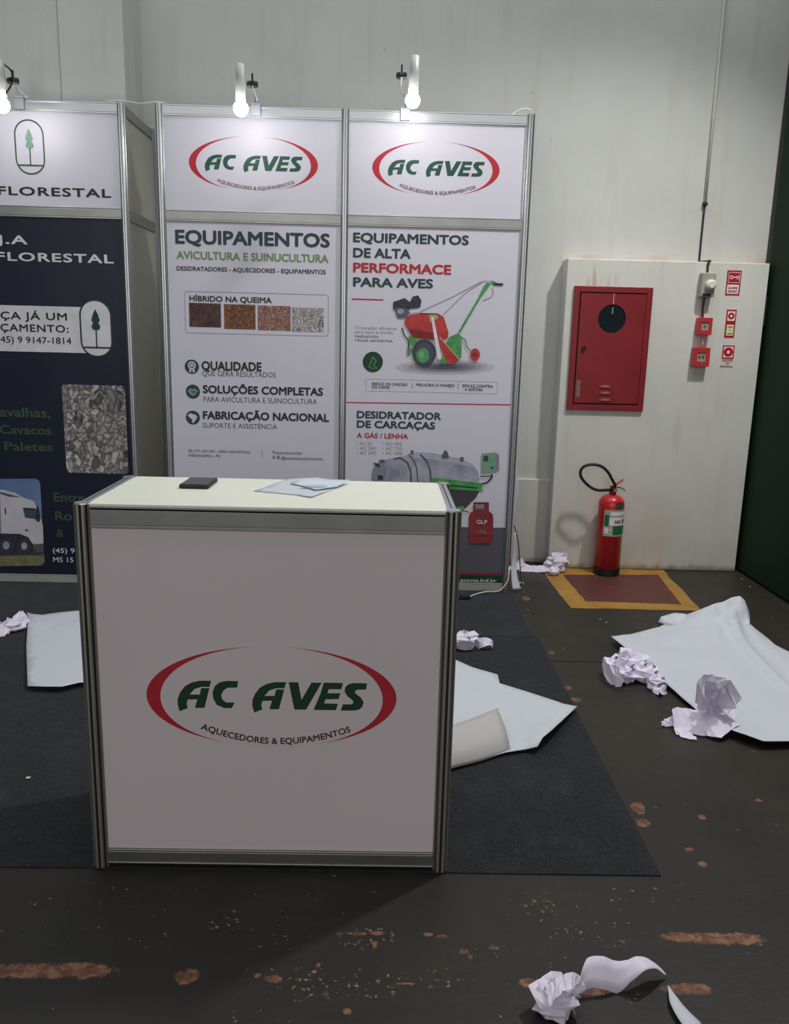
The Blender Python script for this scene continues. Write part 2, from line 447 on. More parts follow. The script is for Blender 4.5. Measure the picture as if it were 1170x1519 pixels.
bm = B(); box(bm, -9.2, 9.2, -10.2, -10, 0, 7.2); struct(obj('wall_front', bm, M_hall))
bm = B(); box(bm, -9.2, 9.2, -10.2, YW+.3, 7.2, 7.4); struct(obj('ceiling', bm, mat('ceiling_sheet', (150, 150, 148), rough=.8)))

# floor marking under the extinguisher
mk = thing('floor_marking', 'yellow bordered red square painted on the floor below the fire extinguisher', 'floor marking', (2.27, 2.8, 0))
def ragged(pts, amp=.006, n=10):
    out = []
    for a, b_ in zip(pts, pts[1:]+pts[:1]):
        for k in range(n):
            p = Vector(a).lerp(Vector(b_), k/n); out.append(Vector((p.x+random.uniform(-amp, amp), p.y+random.uniform(-amp, amp), p.z)))
    return out
def worn_paint(name, rgb, rgb2, chip):
    m, t, pos, x, y, z, b = world_pos_mat(name, .55)
    c = t.mix(t.step(t.noise(pos, 7, 6, .7), .35, .7), lin(rgb), lin(rgb2))
    c = t.mix(t.math('MULTIPLY', t.step(t.noise(pos, 24, 5, .7), .60, .68), .6), c, lin(chip))
    m.node_tree.links.new(c, b.inputs['Base Color']); return m
M_ypaint = worn_paint('worn_yellow_paint', (172, 128, 48), (146, 106, 46), (96, 78, 54))
M_rpaint = worn_paint('worn_red_paint', (94, 46, 40), (80, 42, 38), (122, 92, 80))
q = [onz(x, y) for x, y in ((811, 846), (846, 902), (1040, 907), (986, 846))]
q = [Vector((1.872, YBOX-.004, 0)), Vector((1.885, 2.392, 0)), Vector((2.64, 2.385, 0)), Vector((2.70, YBOX-.004, 0))]
bm = B(); f = bm.faces.new([bm.verts.new((p.x, p.y, .0008)) for p in ragged(q)]); f.normal_update()
r = bmesh.ops.extrude_face_region(bm, geom=[f]); [setattr(v, 'co', v.co+Vector((0, 0, .0008))) for v in r['geom'] if isinstance(v, bmesh.types.BMVert)]
bmesh.ops.recalc_face_normals(bm, faces=bm.faces[:]); obj('yellow_border', bm, M_ypaint, mk)
qi = [onz(x, y) for x, y in ((835, 853), (868, 892), (1011, 897), (976, 853))]
bm = B(); f = bm.faces.new([bm.verts.new((p.x, p.y, .0017)) for p in ragged(qi, .004)]); f.normal_update()
r = bmesh.ops.extrude_face_region(bm, geom=[f]); [setattr(v, 'co', v.co+Vector((0, 0, .0005))) for v in r['geom'] if isinstance(v, bmesh.types.BMVert)]
bmesh.ops.recalc_face_normals(bm, faces=bm.faces[:]); obj('red_field', bm, M_rpaint, mk)

# event carpet in two lengths
cp = thing('carpet', 'dark grey felt event carpet laid under the white counter', 'carpet', (-1, 1.3, 0))
bm = B(); box(bm, -4.2, 1.612, .004, 1.905, .0, .004, bev=.0012); obj('carpet_strip', bm, M_carpet, cp)
bm = B(); box(bm, -4.2, 1.585, 1.908, 2.70, .0, .0045, bev=.0012); obj('carpet_strip', bm, M_carpet2, cp)

# ------------------------------------------------------------------ aluminium system profiles
def post_mesh(r=.021, h=1.0, cap=True):
    bm = B(); prof = []
    for k in range(8):
        a = k*PI/4; n = Vector((math.cos(a), math.sin(a))); t = Vector((-n.y, n.x)); hw = r*math.tan(PI/8)
        s = hw*.42
        for (u, d) in ((-hw*.98, r), (-s, r), (-s, r*.72), (s, r*.72), (s, r)):
            prof.append(n*d+t*u)
    lo = [bm.verts.new((p.x, p.y, 0)) for p in prof]; hi = [bm.verts.new((p.x, p.y, h)) for p in prof]
    n = len(prof)
    for i in range(n):
        f = bm.faces.new((lo[i], lo[(i+1) % n], hi[(i+1) % n], hi[i]))
        if i % 5 in (2,): f.material_index = 1
    bm.faces.new(lo[::-1]); bm.faces.new(hi)
    me = bpy.data.meshes.new('post'); bm.normal_update(); bm.to_mesh(me); bm.free()
    return me
def add_post(me, x, y, z, parent, name='post'):
    o = bpy.data.objects.new(name, me); COL.objects.link(o); o.parent = parent
    o.location = Vector((x, y, z))-wloc(parent); return o
def rail(parent, x0, x1, yf, z0, z1, m=M_alu_d, name='rail', depth=.022):
    """beam profile: a flat band with a shallow groove top and bottom, seen from -Y"""
    bm = B(); h = z1-z0
    box(bm, x0, x1, yf+.004, yf+depth, z0, z1)
    box(bm, x0, x1, yf, yf+.006, z0, z0+h*.10, bev=.001); box(bm, x0, x1, yf, yf+.006, z1-h*.10, z1, bev=.001)
    box(bm, x0, x1, yf+.001, yf+.006, z0+h*.16, z1-h*.16, bev=.001)
    return obj(name, bm, m, parent)
def rail_y(parent, x, y0, y1, z0, z1, m=M_alu_d, name='rail'):
    bm = B(); box(bm, x-.011, x+.011, y0, y1, z0, z1, bev=.002); return obj(name, bm, m, parent)

# ------------------------------------------------------------------ logo with ring
LA = [(200,345),(192,318),(193,295),(204,270),(224,245),(252,230),(285,223),(331,223),(324,247),(290,247),(262,256),(242,278),(283,278),(290,252),(323,252),(301,331),(262,331),(273,297),(234,298),(229,314),(233,332)]
LC = [(440,224),(436,249),(397,250),(380,261),(370,280),(374,297),(390,309),(424,309),(412,332),(380,331),(352,319),(338,295),(335,270),(345,244),(365,229),(392,223)]
LA2 = [(x+304, y+4) for x, y in LA]
LV = [(645,227),(684,227),(697,297),(738,228),(779,228),(716,336),(668,336)]
LE = [(788,228),(866,229),(859,254),(808,254),(803,270),(856,270),(848,293),(795,294),(790,311),(846,312),(838,338),(747,337),(775,270)]
LS = [(963,230),(960,255),(925,255),(915,262),(917,270),(940,287),(951,305),(946,324),(932,335),(912,339),(858,339),(866,314),(902,314),(910,307),(906,298),(884,281),(872,262),(876,244),(890,233),(908,229)]
def logo(cx, cz, wdt, hgt, Y, parent, mg, mr, mt):
    """red crescents, green slanted letters and the line of small letters set on a curve"""
    sx, sz = wdt/1018.0, hgt/400.0
    def P(x, y): return Vector((cx+(x-576)*sx, Y, cz-(y-287)*sz))
    bm = B()
    for L in (LA, LC, LA2, LV, LE, LS): poly(bm, [P(x, y-(x-576)*.012) for x, y in L])
    obj('logo_lettering', bm, mg, parent)
    for a0, a1, mid in ((97, 248, 180), (-68, 83, 0)):
        bm = B(); n = 40; outp = []; inp = []
        for k in range(n+1):
            a = math.radians(a0+(a1-a0)*k/n); w_ = max(0.0, math.sin(PI*k/n))**1.15
            outp.append(P(576+509*math.cos(a), 287-200*math.sin(a)))
            inp.append(P(576+(509-57*w_)*math.cos(a), 287-(200-12*w_)*math.sin(a)))
        for k in range(n):
            poly(bm, [outp[k], outp[k+1], inp[k+1], inp[k]] if 0 < k < n-1 else ([outp[0], outp[1], inp[1]] if k == 0 else [outp[k], outp[k+1], inp[k]]))
        obj('logo_crescent', bm, mr, parent)
    def bend(x, v):
        u = (x-cx)/sx; base = 480-58*(u/315)**2; sl = 2*58*u/315**2
        n = Vector((-sl*-1*0, 1)); ang = math.atan(sl)
        vv = v/sz
        return cx+(u+19 - vv*math.sin(ang))*sx*1.0, cz-((base-4) - vv*math.cos(ang)-287)*sz
    text('AQUECEDORES & EQUIPAMENTOS', cx-312*sx, cx+306*sx, cz, 25*sz, Y, mt, parent, bold=.016, bend=bend)

# ------------------------------------------------------------------ reception counter
CH = 1.05
ct = thing('reception_counter', 'white exhibition counter with aluminium frame and green and red logo on its front', 'counter', (.5, .22, 0))
W_, D_ = 1.0, .446
pm = post_mesh(.021, CH-.0046); pm.materials.append(mat('post_aluminium', (172, 170, 160), rough=.4, metal=.7, var=.06, scale=4)); pm.materials.append(M_slot)
for x, y in ((.021, .021), (W_-.021, .021), (.021, D_-.021), (W_-.021, D_-.021)):
    add_post(pm, x, y, .0046, ct)
    bm = B(); cyl(bm, (x, y, CH), (x, y, CH+.003), .0215, .0205, 8); obj('post_cap', bm, M_alu, ct)
for yf, nm in ((.008, 'front'), (D_-.03, 'back')):
    rail(ct, .042, W_-.042, yf, CH-.062, CH-.004, depth=.02)
    rail(ct, .042, W_-.042, yf, .015, .060, depth=.02)
for x in (.021, W_-.021):
    rail_y(ct, x, .042, D_-.042, CH-.062, CH-.004); rail_y(ct, x, .042, D_-.042, .015, .06)
    bm = B(); box(bm, x-.003, x+.003, .038, D_-.038, .058, CH-.06); obj('side_panel', bm, M_cpanel, ct)
bm = B(); box(bm, .038, W_-.038, .016, .020, .058, CH-.060); fp = obj('front_panel', bm, M_cpanel, ct)
bm = B(); box(bm, .038, W_-.038, D_-.022, D_-.018, .058, CH-.06); obj('back_panel', bm, M_cpanel, ct)
bm = B(); box(bm, .036, W_-.036, .012, D_-.012, CH-.016, CH+.002, bev=.002)
obj('counter_top', bm, M_top, ct)
for x in (.012, W_-.036):                     # metal lips along the ends of the top
    bm = B(); box(bm, x, x+.024, .04, D_-.04, CH-.004, CH+.003, bev=.001); obj('edge_strip', bm, M_alu, ct)
    bm = B(); box(bm, x+.010, x+.013, .041, D_-.041, CH+.002, CH+.0034); obj('edge_slot', bm, M_slot, ct)
logo(.505, .5245, .677, .292, .0155, fp, M_dgreen, M_red, mat('maroon_print', (62, 26, 34), rough=.5))

# ------------------------------------------------------------------ stand walls
HS = 2.68
def stand(xposts, name, label, loc):
    st = thing(name, label, 'exhibition wall', loc)
    me = post_mesh(.021, HS); me.materials.append(M_alu); me.materials.append(M_alu_d)
    for x in xposts: add_post(me, x, YS, .004, st)
    for a, b_ in zip(xposts, xposts[1:]):
        rail(st, a+.02, b_-.02, YS-.011, HS-.055, HS, m=M_alu, name='top_rail')
        rail(st, a+.02, b_-.02, YS-.011, 2.088, 2.146, name='middle_rail')
        rail(st, a+.02, b_-.02, YS-.011, .004, .05, name='bottom_rail', m=mat('bottom_rail', (190, 192, 186), rough=.5, metal=.4))
    return st
X0, P_ = -.4427, .999
xs3 = (X0, X0+P_, X0+2*P_)
acs = stand(xs3, 'exhibition_wall', 'two bay white exhibition wall in aluminium frame showing poultry equipment posters behind the counter', (.556, YS, 0))
xl = -.6455
fls = stand((xl-.999, xl), 'exhibition_wall', 'dark navy exhibition wall with white header and tree emblem at the left edge of the photo', (xl-.5, YS, 0))
YP = YS-.0045   # face of the inset panels
def board(st, a, b_, z0, z1, m, name):
    bm = B(); box(bm, a+.012, b_-.012, YP, YP+.004, z0, z1); return obj(name, bm, m, st)
YI = YP-.0006  # ink layers
Y2, Y3, Y4, Y5 = YI-.0005, YI-.001, YI-.0015, YI-.002
hdrs, pnl = [], []
for a, b_ in ((xs3[0], xs3[1]), (xs3[1], xs3[2])):
    hdrs.append(board(acs, a, b_, 2.14, HS-.05, M_panel, 'header_panel'))
    pnl.append(board(acs, a, b_, .045, 2.094, M_panel, 'poster_panel'))
fh = board(fls, xl-.999, xl, 2.14, HS-.05, M_panel, 'header_panel')
fpn = board(fls, xl-.999, xl, .045, 2.094, M_navy, 'poster_panel')

# logos on the headers
for h, (pxl, pxr, pt, pb, pcy) in zip(hdrs, ((280, 471.5, 202, 284, 243), (552, 741, 210, 291, 250))):
    a, b_ = ony(pxl, pcy, YI), ony(pxr, pcy, YI); c = ony((pxl+pxr)/2, pt, YI); d = ony((pxl+pxr)/2, pb, YI)
    logo((a.x+b_.x)/2, (c.z+d.z)/2, b_.x-a.x, c.z-d.z, YI, h, M_green, M_red, mat('mauve_print', (128, 96, 108), rough=.5))

# poster 1 ------------------------------------------------------------------
p1 = pnl[0]
def frame_line(bm, x0, x1, z0, z1, r, Y, t, mi=0):
    o = rrect(x0, x1, z0, z1, r, Y); i = rrect(x0+t, x1-t, z0+t, z1-t, max(r-t, .001), Y)
    n = len(o)
    for k in range(n): poly(bm, [o[k], o[(k+1) % n], i[(k+1) % n], i[k]], mi)
ptext('EQUIPAMENTOS', (260, 361), (489, 368), 340, YI, M_teal, p1, bold=.036)
ptext('AVICULTURA E SUINUCULTURA', (262, 384), (487, 390), 372, YI, M_lgreen, p1, bold=.028)
ptext('DESIDRATADORES - AQUECEDORES - EQUIPAMENTOS', (262, 401), (483, 407), 394.5, YI, M_black, p1, bold=.018)
a = ony(275, 494, YI); b_ = ony(487, 498, YI); c = ony(276, 431, YI)
bm = B(); frame_line(bm, a.x, b_.x, a.z, c.z-.003, .018, YI, .0028); obj('picture_frame', bm, M_grey, p1)
ptext('HÍBRIDO NA QUEIMA', (281, 446.5), (403, 450), 438, YI, M_black, p1, bold=.026)
pics = [((280, 449, 328, 486), photo_mat('print_charcoal_chips', [(44, 30, 32), (112, 66, 58), (76, 48, 46), (156, 98, 80)], 56)),
        ((332, 451, 379, 489), photo_mat('print_pellets', [(80, 48, 32), (148, 90, 50), (184, 118, 68), (112, 68, 42)], 100)),
        ((382, 453, 431, 491), photo_mat('print_shells', [(116, 74, 64), (204, 156, 142), (168, 108, 90), (224, 194, 184)], 100)),
        ((433, 456, 480, 493), photo_mat('print_white_chips', [(130, 122, 122), (218, 212, 214), (232, 228, 230), (196, 186, 186)], 60))]
for (xa, ya, xb, yb), m in pics:
    A, C = ony(xa, ya, YI), ony(xb, yb, YI)
    bm = B(); poly(bm, [(A.x, YI, A.z), (C.x, YI, A.z), (C.x, YI, C.z), (A.x, YI, C.z)]); obj('printed_picture', bm, m, p1)
ptext('QUALIDADE', (299, 549), (388, 551), 535.5, YI, M_black, p1, bold=.036)
ptext('QUE GERA RESULTADOS', (300, 557.5), (409, 560), 550, YI, M_black, p1, bold=-.004)
ptext('SOLUÇÕES COMPLETAS', (301, 583), (479, 587.5), 571, YI, M_black, p1, bold=.036)
ptext('PARA AVICULTURA E SUINOCULTURA', (302, 595.5), (470, 600), 588, YI, M_black, p1, bold=-.004)
ptext('FABRICAÇÃO NACIONAL', (301, 621.5), (488, 626), 609.5, YI, M_black, p1, bold=.036)
ptext('SUPORTE E ASSISTÊNCIA', (301, 634), (411, 637), 627, YI, M_black, p1, bold=-.004)
def badge(px, py, kind):
    c = ony(px, py, YI); r = .0405
    bm = B(); poly(bm, ngon_disc(c.x, c.z, r, YI), 0)
    if kind == 0:
        for k in range(12):
            a0 = 2*PI*k/12; poly(bm, [Vector((c.x, Y2, c.z+.008)), Vector((c.x+.024*math.cos(a0), Y2, c.z+.008+.024*math.sin(a0))), Vector((c.x+.021*math.cos(a0+.28), Y2, c.z+.008+.021*math.sin(a0+.28))), Vector((c.x+.024*math.cos(a0+PI/6), Y2, c.z+.008+.024*math.sin(a0+PI/6)))], 1)
        poly(bm, ngon_disc(c.x, c.z+.008, .014, Y3), 0); poly(bm, ngon_disc(c.x, c.z+.008, .009, Y4), 1)
        for s in (-1, 1): poly(bm, [Vector((c.x+s*.003, Y2, c.z-.012)), Vector((c.x+s*.015, Y2, c.z-.010)), Vector((c.x+s*.015, Y2, c.z-.033)), Vector((c.x+s*.004, Y2, c.z-.030))], 1)
    elif kind == 1:
        pts = [(-.03, .004), (-.012, .020), (0, .014), (.012, .020), (.03, .004), (.012, -.018), (0, -.026), (-.012, -.018)]
        poly(bm, [Vector((c.x+x, Y2, c.z+z)) for x, z in pts], 1)
        for k in range(3): poly(bm, [Vector((c.x-.010+k*.009, Y3, c.z+.006)), Vector((c.x-.006+k*.009, Y3, c.z+.008)), Vector((c.x+.004+k*.007, Y3, c.z-.012+k*.004)), Vector((c.x+.001+k*.007, Y3, c.z-.014+k*.004))], 0)
    else:
        pts = [(-.030, .012), (-.014, .026), (.002, .020), (.016, .018), (.026, .004), (.018, -.010), (.010, -.022), (-.002, -.034), (-.006, -.020), (-.002, -.010), (-.012, -.006), (-.020, .002)]
        poly(bm, [Vector((c.x+x, Y2, c.z+z)) for x, z in pts], 1)
    obj('badge', bm, [M_teal, M_panel if kind != 1 else M_pgreen], p1)
badge(284.5, 544, 0); badge(286, 581, 1); badge(286, 619.5, 2)
ptext('BR 277, KM 599 - ÁREA INDUSTRIAL', (280, 670.5), (372, 672), 667, YI, M_grey, p1, bold=.01)
ptext('MEDIANEIRA - PR', (280, 677), (327, 678), 673.5, YI, M_grey, p1, bold=.01)
ptext('acaves.ind.br', (409, 673), (449, 674), 669, YI, M_grey, p1, bold=.01)
ptext('@acavesequipamentos', (417, 680.5), (479, 683), 676.5, YI, M_grey, p1, bold=.01)
bm = B()
for xa, ya, xb, yb in ((404.5, 668, 407.5, 672.5), (404.5, 676, 408, 680.5), (410.5, 676, 415, 681), (388, 668, 388.8, 680)):
    A, C = ony(xa, ya, YI), ony(xb, yb, YI); poly(bm, [(A.x, YI, A.z), (C.x, YI, A.z), (C.x, YI, C.z), (A.x, YI, C.z)])
obj('small_marks', bm, M_grey, p1)

# poster 2 ------------------------------------------------------------------
p2 = pnl[1]
ptext('EQUIPAMENTOS', (523.5, 359.5), (695, 363.5), 345, YI, M_teal, p2, bold=.036)
ptext('DE ALTA', (523.5, 382), (609, 384), 367.5, YI, M_teal, p2, bold=.036)
ptext('PERFORMACE', (523.5, 404), (669, 407.5), 389.5, YI, M_red, p2, bold=.036)
ptext('PARA AVES', (523.5, 425), (642, 428), 411, YI, M_teal, p2, bold=.036)
class Art:
    """flat printed picture drawn as layered polygons on the poster face"""
    def __init__(s): s.bm = B(); s.mats = []; s.k = 0
    def mi(s, m):
        if m not in s.mats: s.mats.append(m)
        return s.mats.index(m)
    def Y(s): s.k += 1; return YI-.00012*s.k
    def p(s, pts, m):
        Y = s.Y(); poly(s.bm, [ony(x, y, Y) for x, y in pts], s.mi(m))
    def e(s, x, y, rx, ry, m, rot=0, n=26):
        s.p([(x+rx*math.cos(a)*math.cos(rot)-ry*math.sin(a)*math.sin(rot), y+rx*math.cos(a)*math.sin(rot)+ry*math.sin(a)*math.cos(rot)) for a in [2*PI*k/n for k in range(n)]], m)
    def l(s, pts, w_, m):
        for (xa, ya), (xb, yb) in zip(pts, pts[1:]):
            d = Vector((xb-xa, yb-ya)); n = Vector((-d.y, d.x)).normalized()*w_/2
            s.p([(xa+n.x, ya+n.y), (xb+n.x, yb+n.y), (xb-n.x, yb-n.y), (xa-n.x, ya-n.y)], m)
    def done(s, name, parent): return obj(name, s.bm, s.mats, parent)
A_ = Art()
A_.l([(521.5, 443.5), (568.5, 445)], 2.0, M_red)
A_.l([(513.5, 597), (757, 600.5)], 1.6, M_red)
A_.done('red_rule', p2)
mR = mat('art_red', (190, 50, 54), rough=.5, two=(206, 66, 64), var=.12, scale=20)
mRd = mat('art_dark_red', (130, 32, 40), rough=.5)
mG = mat('art_green', (72, 150, 84), rough=.5, two=(92, 168, 98), var=.1, scale=25)
mK = mat('art_black', (34, 36, 46), rough=.5, two=(62, 64, 78), scale=60)
mTy = mat('art_tyre', (58, 62, 78), rough=.5)
mSi = mat('art_silver', (150, 152, 170), rough=.5, two=(188, 190, 204), var=.1, scale=9)
mSd = mat('art_steel_dark', (92, 92, 106), rough=.5)
mYl = mat('art_yellow', (190, 176, 110), rough=.5)
def shade(x, y, rx, ry):
    for k in range(7):
        f = 1-k/8; g = 204-20*k
        A_.e(x, y, rx*f, ry*f, mat('art_ground_%d' % k, (g, g-3, g+10), rough=.5))
A_ = Art()
shade(660, 544.5, 73, 11)
A_.l([(622, 463), (672, 440), (715, 417)], 1.0, M_grey); A_.l([(657, 467), (692, 433), (716, 418)], 1.0, M_grey)
A_.l([(729, 426), (732, 434), (728, 441), (716, 446)], 1.0, M_grey)
A_.l([(681, 493), (712, 440), (726, 421)], 3.4, mG); A_.l([(712, 440), (720, 424), (728, 418), (736, 421)], 4.4, mG)
A_.l([(716, 417), (722, 416), (728, 421)], 1.6, mSi); A_.l([(732, 421.5), (746, 422)], 3.6, mK)
A_.p([(583, 448), (600, 442), (608, 448), (612, 440), (620, 438), (625, 446), (623, 456), (608, 458), (602, 462), (588, 463), (583, 458)], mK)
A_.p([(586, 456), (604, 458), (608, 464), (600, 472), (590, 472), (587, 465)], mSd); A_.e(594, 462, 5, 4, mSi)
A_.p([(604, 466), (618, 463), (622, 465), (612, 470)], mSi)
A_.l([(596, 486), (599, 496), (606, 506), (606, 528)], 2.0, mTy)
A_.p([(606, 498), (622, 496), (624, 508), (612, 514), (606, 508)], mG); A_.p([(604, 517), (612, 516), (611, 522), (604, 528)], mG)
A_.p([(602, 469), (624, 464.5), (651, 466), (658, 470), (665, 493), (664, 502), (648, 505), (612, 501), (600, 480)], mR)
A_.p([(605, 487), (646, 494), (646, 504), (613, 501)], mRd)
A_.p([(636, 466), (648, 466), (650, 472), (638, 478)], mYl)
A_.l([(622, 465), (650, 466)], 1.8, mK)
A_.p([(666, 500), (680, 494), (685, 500), (684, 530), (676, 538), (655, 532), (660, 512)], mG)
A_.l([(684, 500), (690, 504), (692, 514), (698, 521)], 1.8, mG)
A_.p([(645, 499), (652, 500), (682, 533), (672, 540), (664, 539.5), (655, 520)], mR); A_.l([(652, 500), (682, 534)], 1.8, mYl)
A_.p([(652, 534), (660, 532), (663, 539), (654, 540)], mG)
A_.e(629, 523.5, 17.5, 20, mTy); A_.e(628.5, 524, 14, 16.5, mat('art_tyre_side', (74, 78, 96), rough=.5)); A_.e(627, 527, 9.5, 11, mG); A_.e(625, 526, 4, 5, mat('art_hub', (118, 190, 120), rough=.5))
A_.p([(639, 470), (643, 470), (655, 532), (649, 533)], M_white)
A_.e(704.5, 526, 7.2, 9.2, mR); A_.e(704, 526, 2.6, 3.4, mRd)
A_.done('printed_machine', p2)
A_ = Art(); A_.e(552.8, 537, 15, 15.4, M_dgreen); A_.l([(547, 545), (553, 529), (558, 536), (553, 541), (560, 547)], 1.6, mG); A_.l([(547, 545), (556, 547)], 1.4, mG); A_.done('badge', p2)
for s, y, xr in (('Triturador eficiente', 488.5, 588), ('para seco e úmido,', 494.5, 584), ('reduzindo', 500.5, 561), ('riscos sanitários.', 506.5, 583)):
    ptext(s, (526.5, y), (xr, y+1), y-4.6, YI, M_grey if y < 496 else M_teal, p2, bold=.0)
a = ony(542, 580, YI); b_ = ony(737, 583, YI); c = ony(542, 562, YI)
bm = B(); frame_line(bm, a.x, b_.x, a.z, c.z, .008, YI, .0016)
for xx in (611, 679):
    A1 = ony(xx, 568, YI); C1 = ony(xx+.8, 577, YI); poly(bm, [(A1.x, YI, A1.z), (C1.x, YI, A1.z), (C1.x, YI, C1.z), (A1.x, YI, C1.z)])
obj('caption_frame', bm, M_grey, p2)
ptext('REDUZ OS CASCÃO', (551.5, 571), (604, 572.5), 567, YI, M_teal, p2, bold=.01)
ptext('DA CAMA', (551.5, 576), (578, 576.5), 572, YI, M_teal, p2, bold=.01)
ptext('MELHORA O MANEJO', (617, 573), (674, 573.5), 569, YI, M_teal, p2, bold=.01)
ptext('EFICAZ CONTRA', (686, 574), (731, 575), 570, YI, M_teal, p2, bold=.01)
ptext('A AMÔNIA', (689, 579.5), (716, 580), 575.5, YI, M_teal, p2, bold=.01)
ptext('DESIDRATADOR', (529, 620.5), (654, 623), 609.5, YI, M_teal, p2, bold=.036)
ptext('DE CARCAÇAS', (529, 634.5), (645, 637), 623.5, YI, M_teal, p2, bold=.036)
ptext('A GÁS / LENHA', (529, 649.5), (605, 651), 642, YI, M_red, p2, bold=.026)
for r_, (s1, s2) in enumerate((('• AC 50', '• AC 450'), ('• AC 200', '• AC 750'), ('• AC 300', '• AC 1000'))):
    y = 660.2+7*r_
    ptext(s1, (529, y), (554-(3 if r_ == 0 else 0)+(3 if r_ else 0), y), y-4.6, YI, M_grey, p2, bold=.0)
    ptext(s2, (567.5, y+.3), (596+(1 if r_ == 2 else 0), y+.5), y-4.3, YI, M_grey, p2, bold=.0)
A_ = Art()
A_.p([(513, 779), (757, 783), (752, 852), (500, 848)], M_dgrey)
A_.p([(500, 846.5), (752, 850.5), (752, 854), (500, 850)], mat('art_rule_red', (150, 38, 54), rough=.5)); A_.p([(500, 850), (752, 853.8), (751, 868), (500, 864)], M_dgreen)
A_.done('lower_band', p2)
YL = YI-.0006
ptext('www.acaves.ind.br', (683, 862.5), (736, 864), 857.5, YL, M_white, p2, bold=.01, vis='acaves.ind.br')
A_ = Art(); A_.k = 6
A_.p([(551, 712), (553, 694), (560, 686), (575, 681), (600, 676), (612, 671), (640, 672), (680, 680), (700, 688), (709, 700), (711, 712), (706, 735), (690, 752), (676, 757), (640, 752), (560, 740)], mSi)
A_.p([(612, 671.5), (640, 673), (680, 681), (700, 688), (706, 695), (670, 686), (640, 681), (614, 680)], mat('art_silver_hi', (182, 184, 204), rough=.5))
A_.p([(645, 722), (711, 728), (706, 738), (690, 754), (676, 759), (640, 752)], mat('art_steel_shadow', (70, 66, 74), rough=.5))
A_.l([(606, 675), (613, 682), (618, 694), (620, 718)], 1.8, mSd); A_.l([(623, 674), (633, 684), (638, 698), (639, 714)], 2.6, mSd); A_.l([(584, 681), (594, 679), (604, 686), (609, 698), (610, 716)], 2.6, mSd)
A_.e(562, 704, 10.5, 17, mat('art_silver_end', (140, 140, 158), rough=.5), rot=.25)
A_.p([(640, 708), (714, 717), (716, 729), (645, 724)], M_bgreen); A_.p([(553, 686), (562, 688), (564, 694), (558, 692)], mK); A_.p([(560, 704), (568, 706), (568, 712), (560, 712)], mK)
A_.l([(668, 720), (708, 724)], 2.2, M_dgreen)
A_.p([(562, 682), (570, 682), (571, 686), (563, 686)], mSd)
A_.l([(611, 668), (611, 673)], 4, mSd); A_.p([(655, 676), (660, 667), (664, 671), (666, 679), (656, 680)], mSd); A_.l([(685, 678), (685, 684)], 5, mSd)
A_.p([(677, 752), (688, 751), (687, 758), (678, 758)], M_bgreen)
A_.p([(714, 673), (735, 671), (736, 699), (714, 702)], M_pgreen); A_.p([(735, 672), (740, 674), (740, 698), (736, 699)], M_grey); A_.p([(717, 676), (724, 676), (724, 684), (717, 685)], M_green)
A_.e(730, 694, 2, 2, M_green)
A_.l([(712, 707), (729, 706)], 1.6, mK); A_.l([(729, 703), (730, 708), (722, 716), (714, 718)], 2.4, mK)
A_.p([(702, 745), (725, 745), (725, 758), (730, 762), (731.5, 768), (731, 800), (728, 806), (699, 806), (695.5, 800), (695, 768), (697, 761), (702, 758)], mat('art_gas_red', (140, 44, 50), rough=.5, two=(154, 52, 58), var=.15, scale=12))
A_.p([(704, 748), (718, 748), (718, 755), (705, 755)], M_grey); A_.p([(702, 745), (725, 745), (725, 747.5), (702, 747.5)], mRd)
A_.p([(696, 794), (731, 794), (731, 796), (696, 796)], mRd)
A_.l([(684, 757), (696, 760)], 1.4, mK)
A_.done('printed_tank', p2)
YG = YI-.012*.4
ptext('GLP', (706.5, 777), (722.5, 777.5), 771, YI-.0068, M_white, p2, bold=.015)
ptext('13kg', (709, 790.5), (721, 791), 786, YI-.0068, M_pgreen, p2, bold=.005)

# navy poster ---------------------------------------------------------------
def tree_emblem(parent, cxp, top, bot, half, mring, mfill, back=None):
    a = ony(cxp-half, (top+bot)/2, YI); b_ = ony(cxp+half, (top+bot)/2, YI); t_ = ony(cxp, top, YI).z; d_ = ony(cxp, bot, YI).z
    cx = (a.x+b_.x)/2; hw = (b_.x-a.x)/2; t = hw*.10; z0 = Y3
    bm = B(); mats = [mring, mfill] + ([back] if back else [])
    if back: poly(bm, rrect(cx-hw, cx+hw, d_, t_, hw*.98, Y2, 9), 2)
    o = rrect(cx-hw, cx+hw, d_, t_, hw*.98, Y3, 9); i = rrect(cx-hw+t, cx+hw-t, d_+t, t_-t, hw*.98-t, Y3, 9); n = len(o)
    for k in range(n): poly(bm, [o[k], o[(k+1) % n], i[(k+1) % n], i[k]], 0)
    H = t_-d_
    zb = d_+.155*H
    poly(bm, [Vector((cx-hw*.86, Y4, zb)), Vector((cx+hw*.86, Y4, zb)), Vector((cx+hw*.86, Y4, zb+t)), Vector((cx-hw*.86, Y4, zb+t))], 0)
    poly(bm, [Vector((cx-t*.4, Y4, zb)), Vector((cx+t*.4, Y4, zb)), Vector((cx+t*.4, Y4, d_+.55*H)), Vector((cx-t*.4, Y4, d_+.55*H))], 0)
    prof = [(0, .835), (.16, .74), (.26, .64), (.15, .595), (.24, .56), (.27, .52), (.20, .485), (.0, .47)]
    pts = [(x, z) for x, z in prof]+[(-x, z) for x, z in prof[::-1][1:-1]]
    poly(bm, [Vector((cx+x*hw, Y5, d_+z*H)) for x, z in pts], 1)
    obj('tree_emblem', bm, mats, parent)
tree_emblem(fh, 44, 177, 259, 22, M_sgreen, M_pgreen)
ptext('J.A FLORESTAL', (-3, 289), (165, 293.5), 276, YI, M_black, fh, bold=.026, vis='FLORESTAL', spacing=1.12)
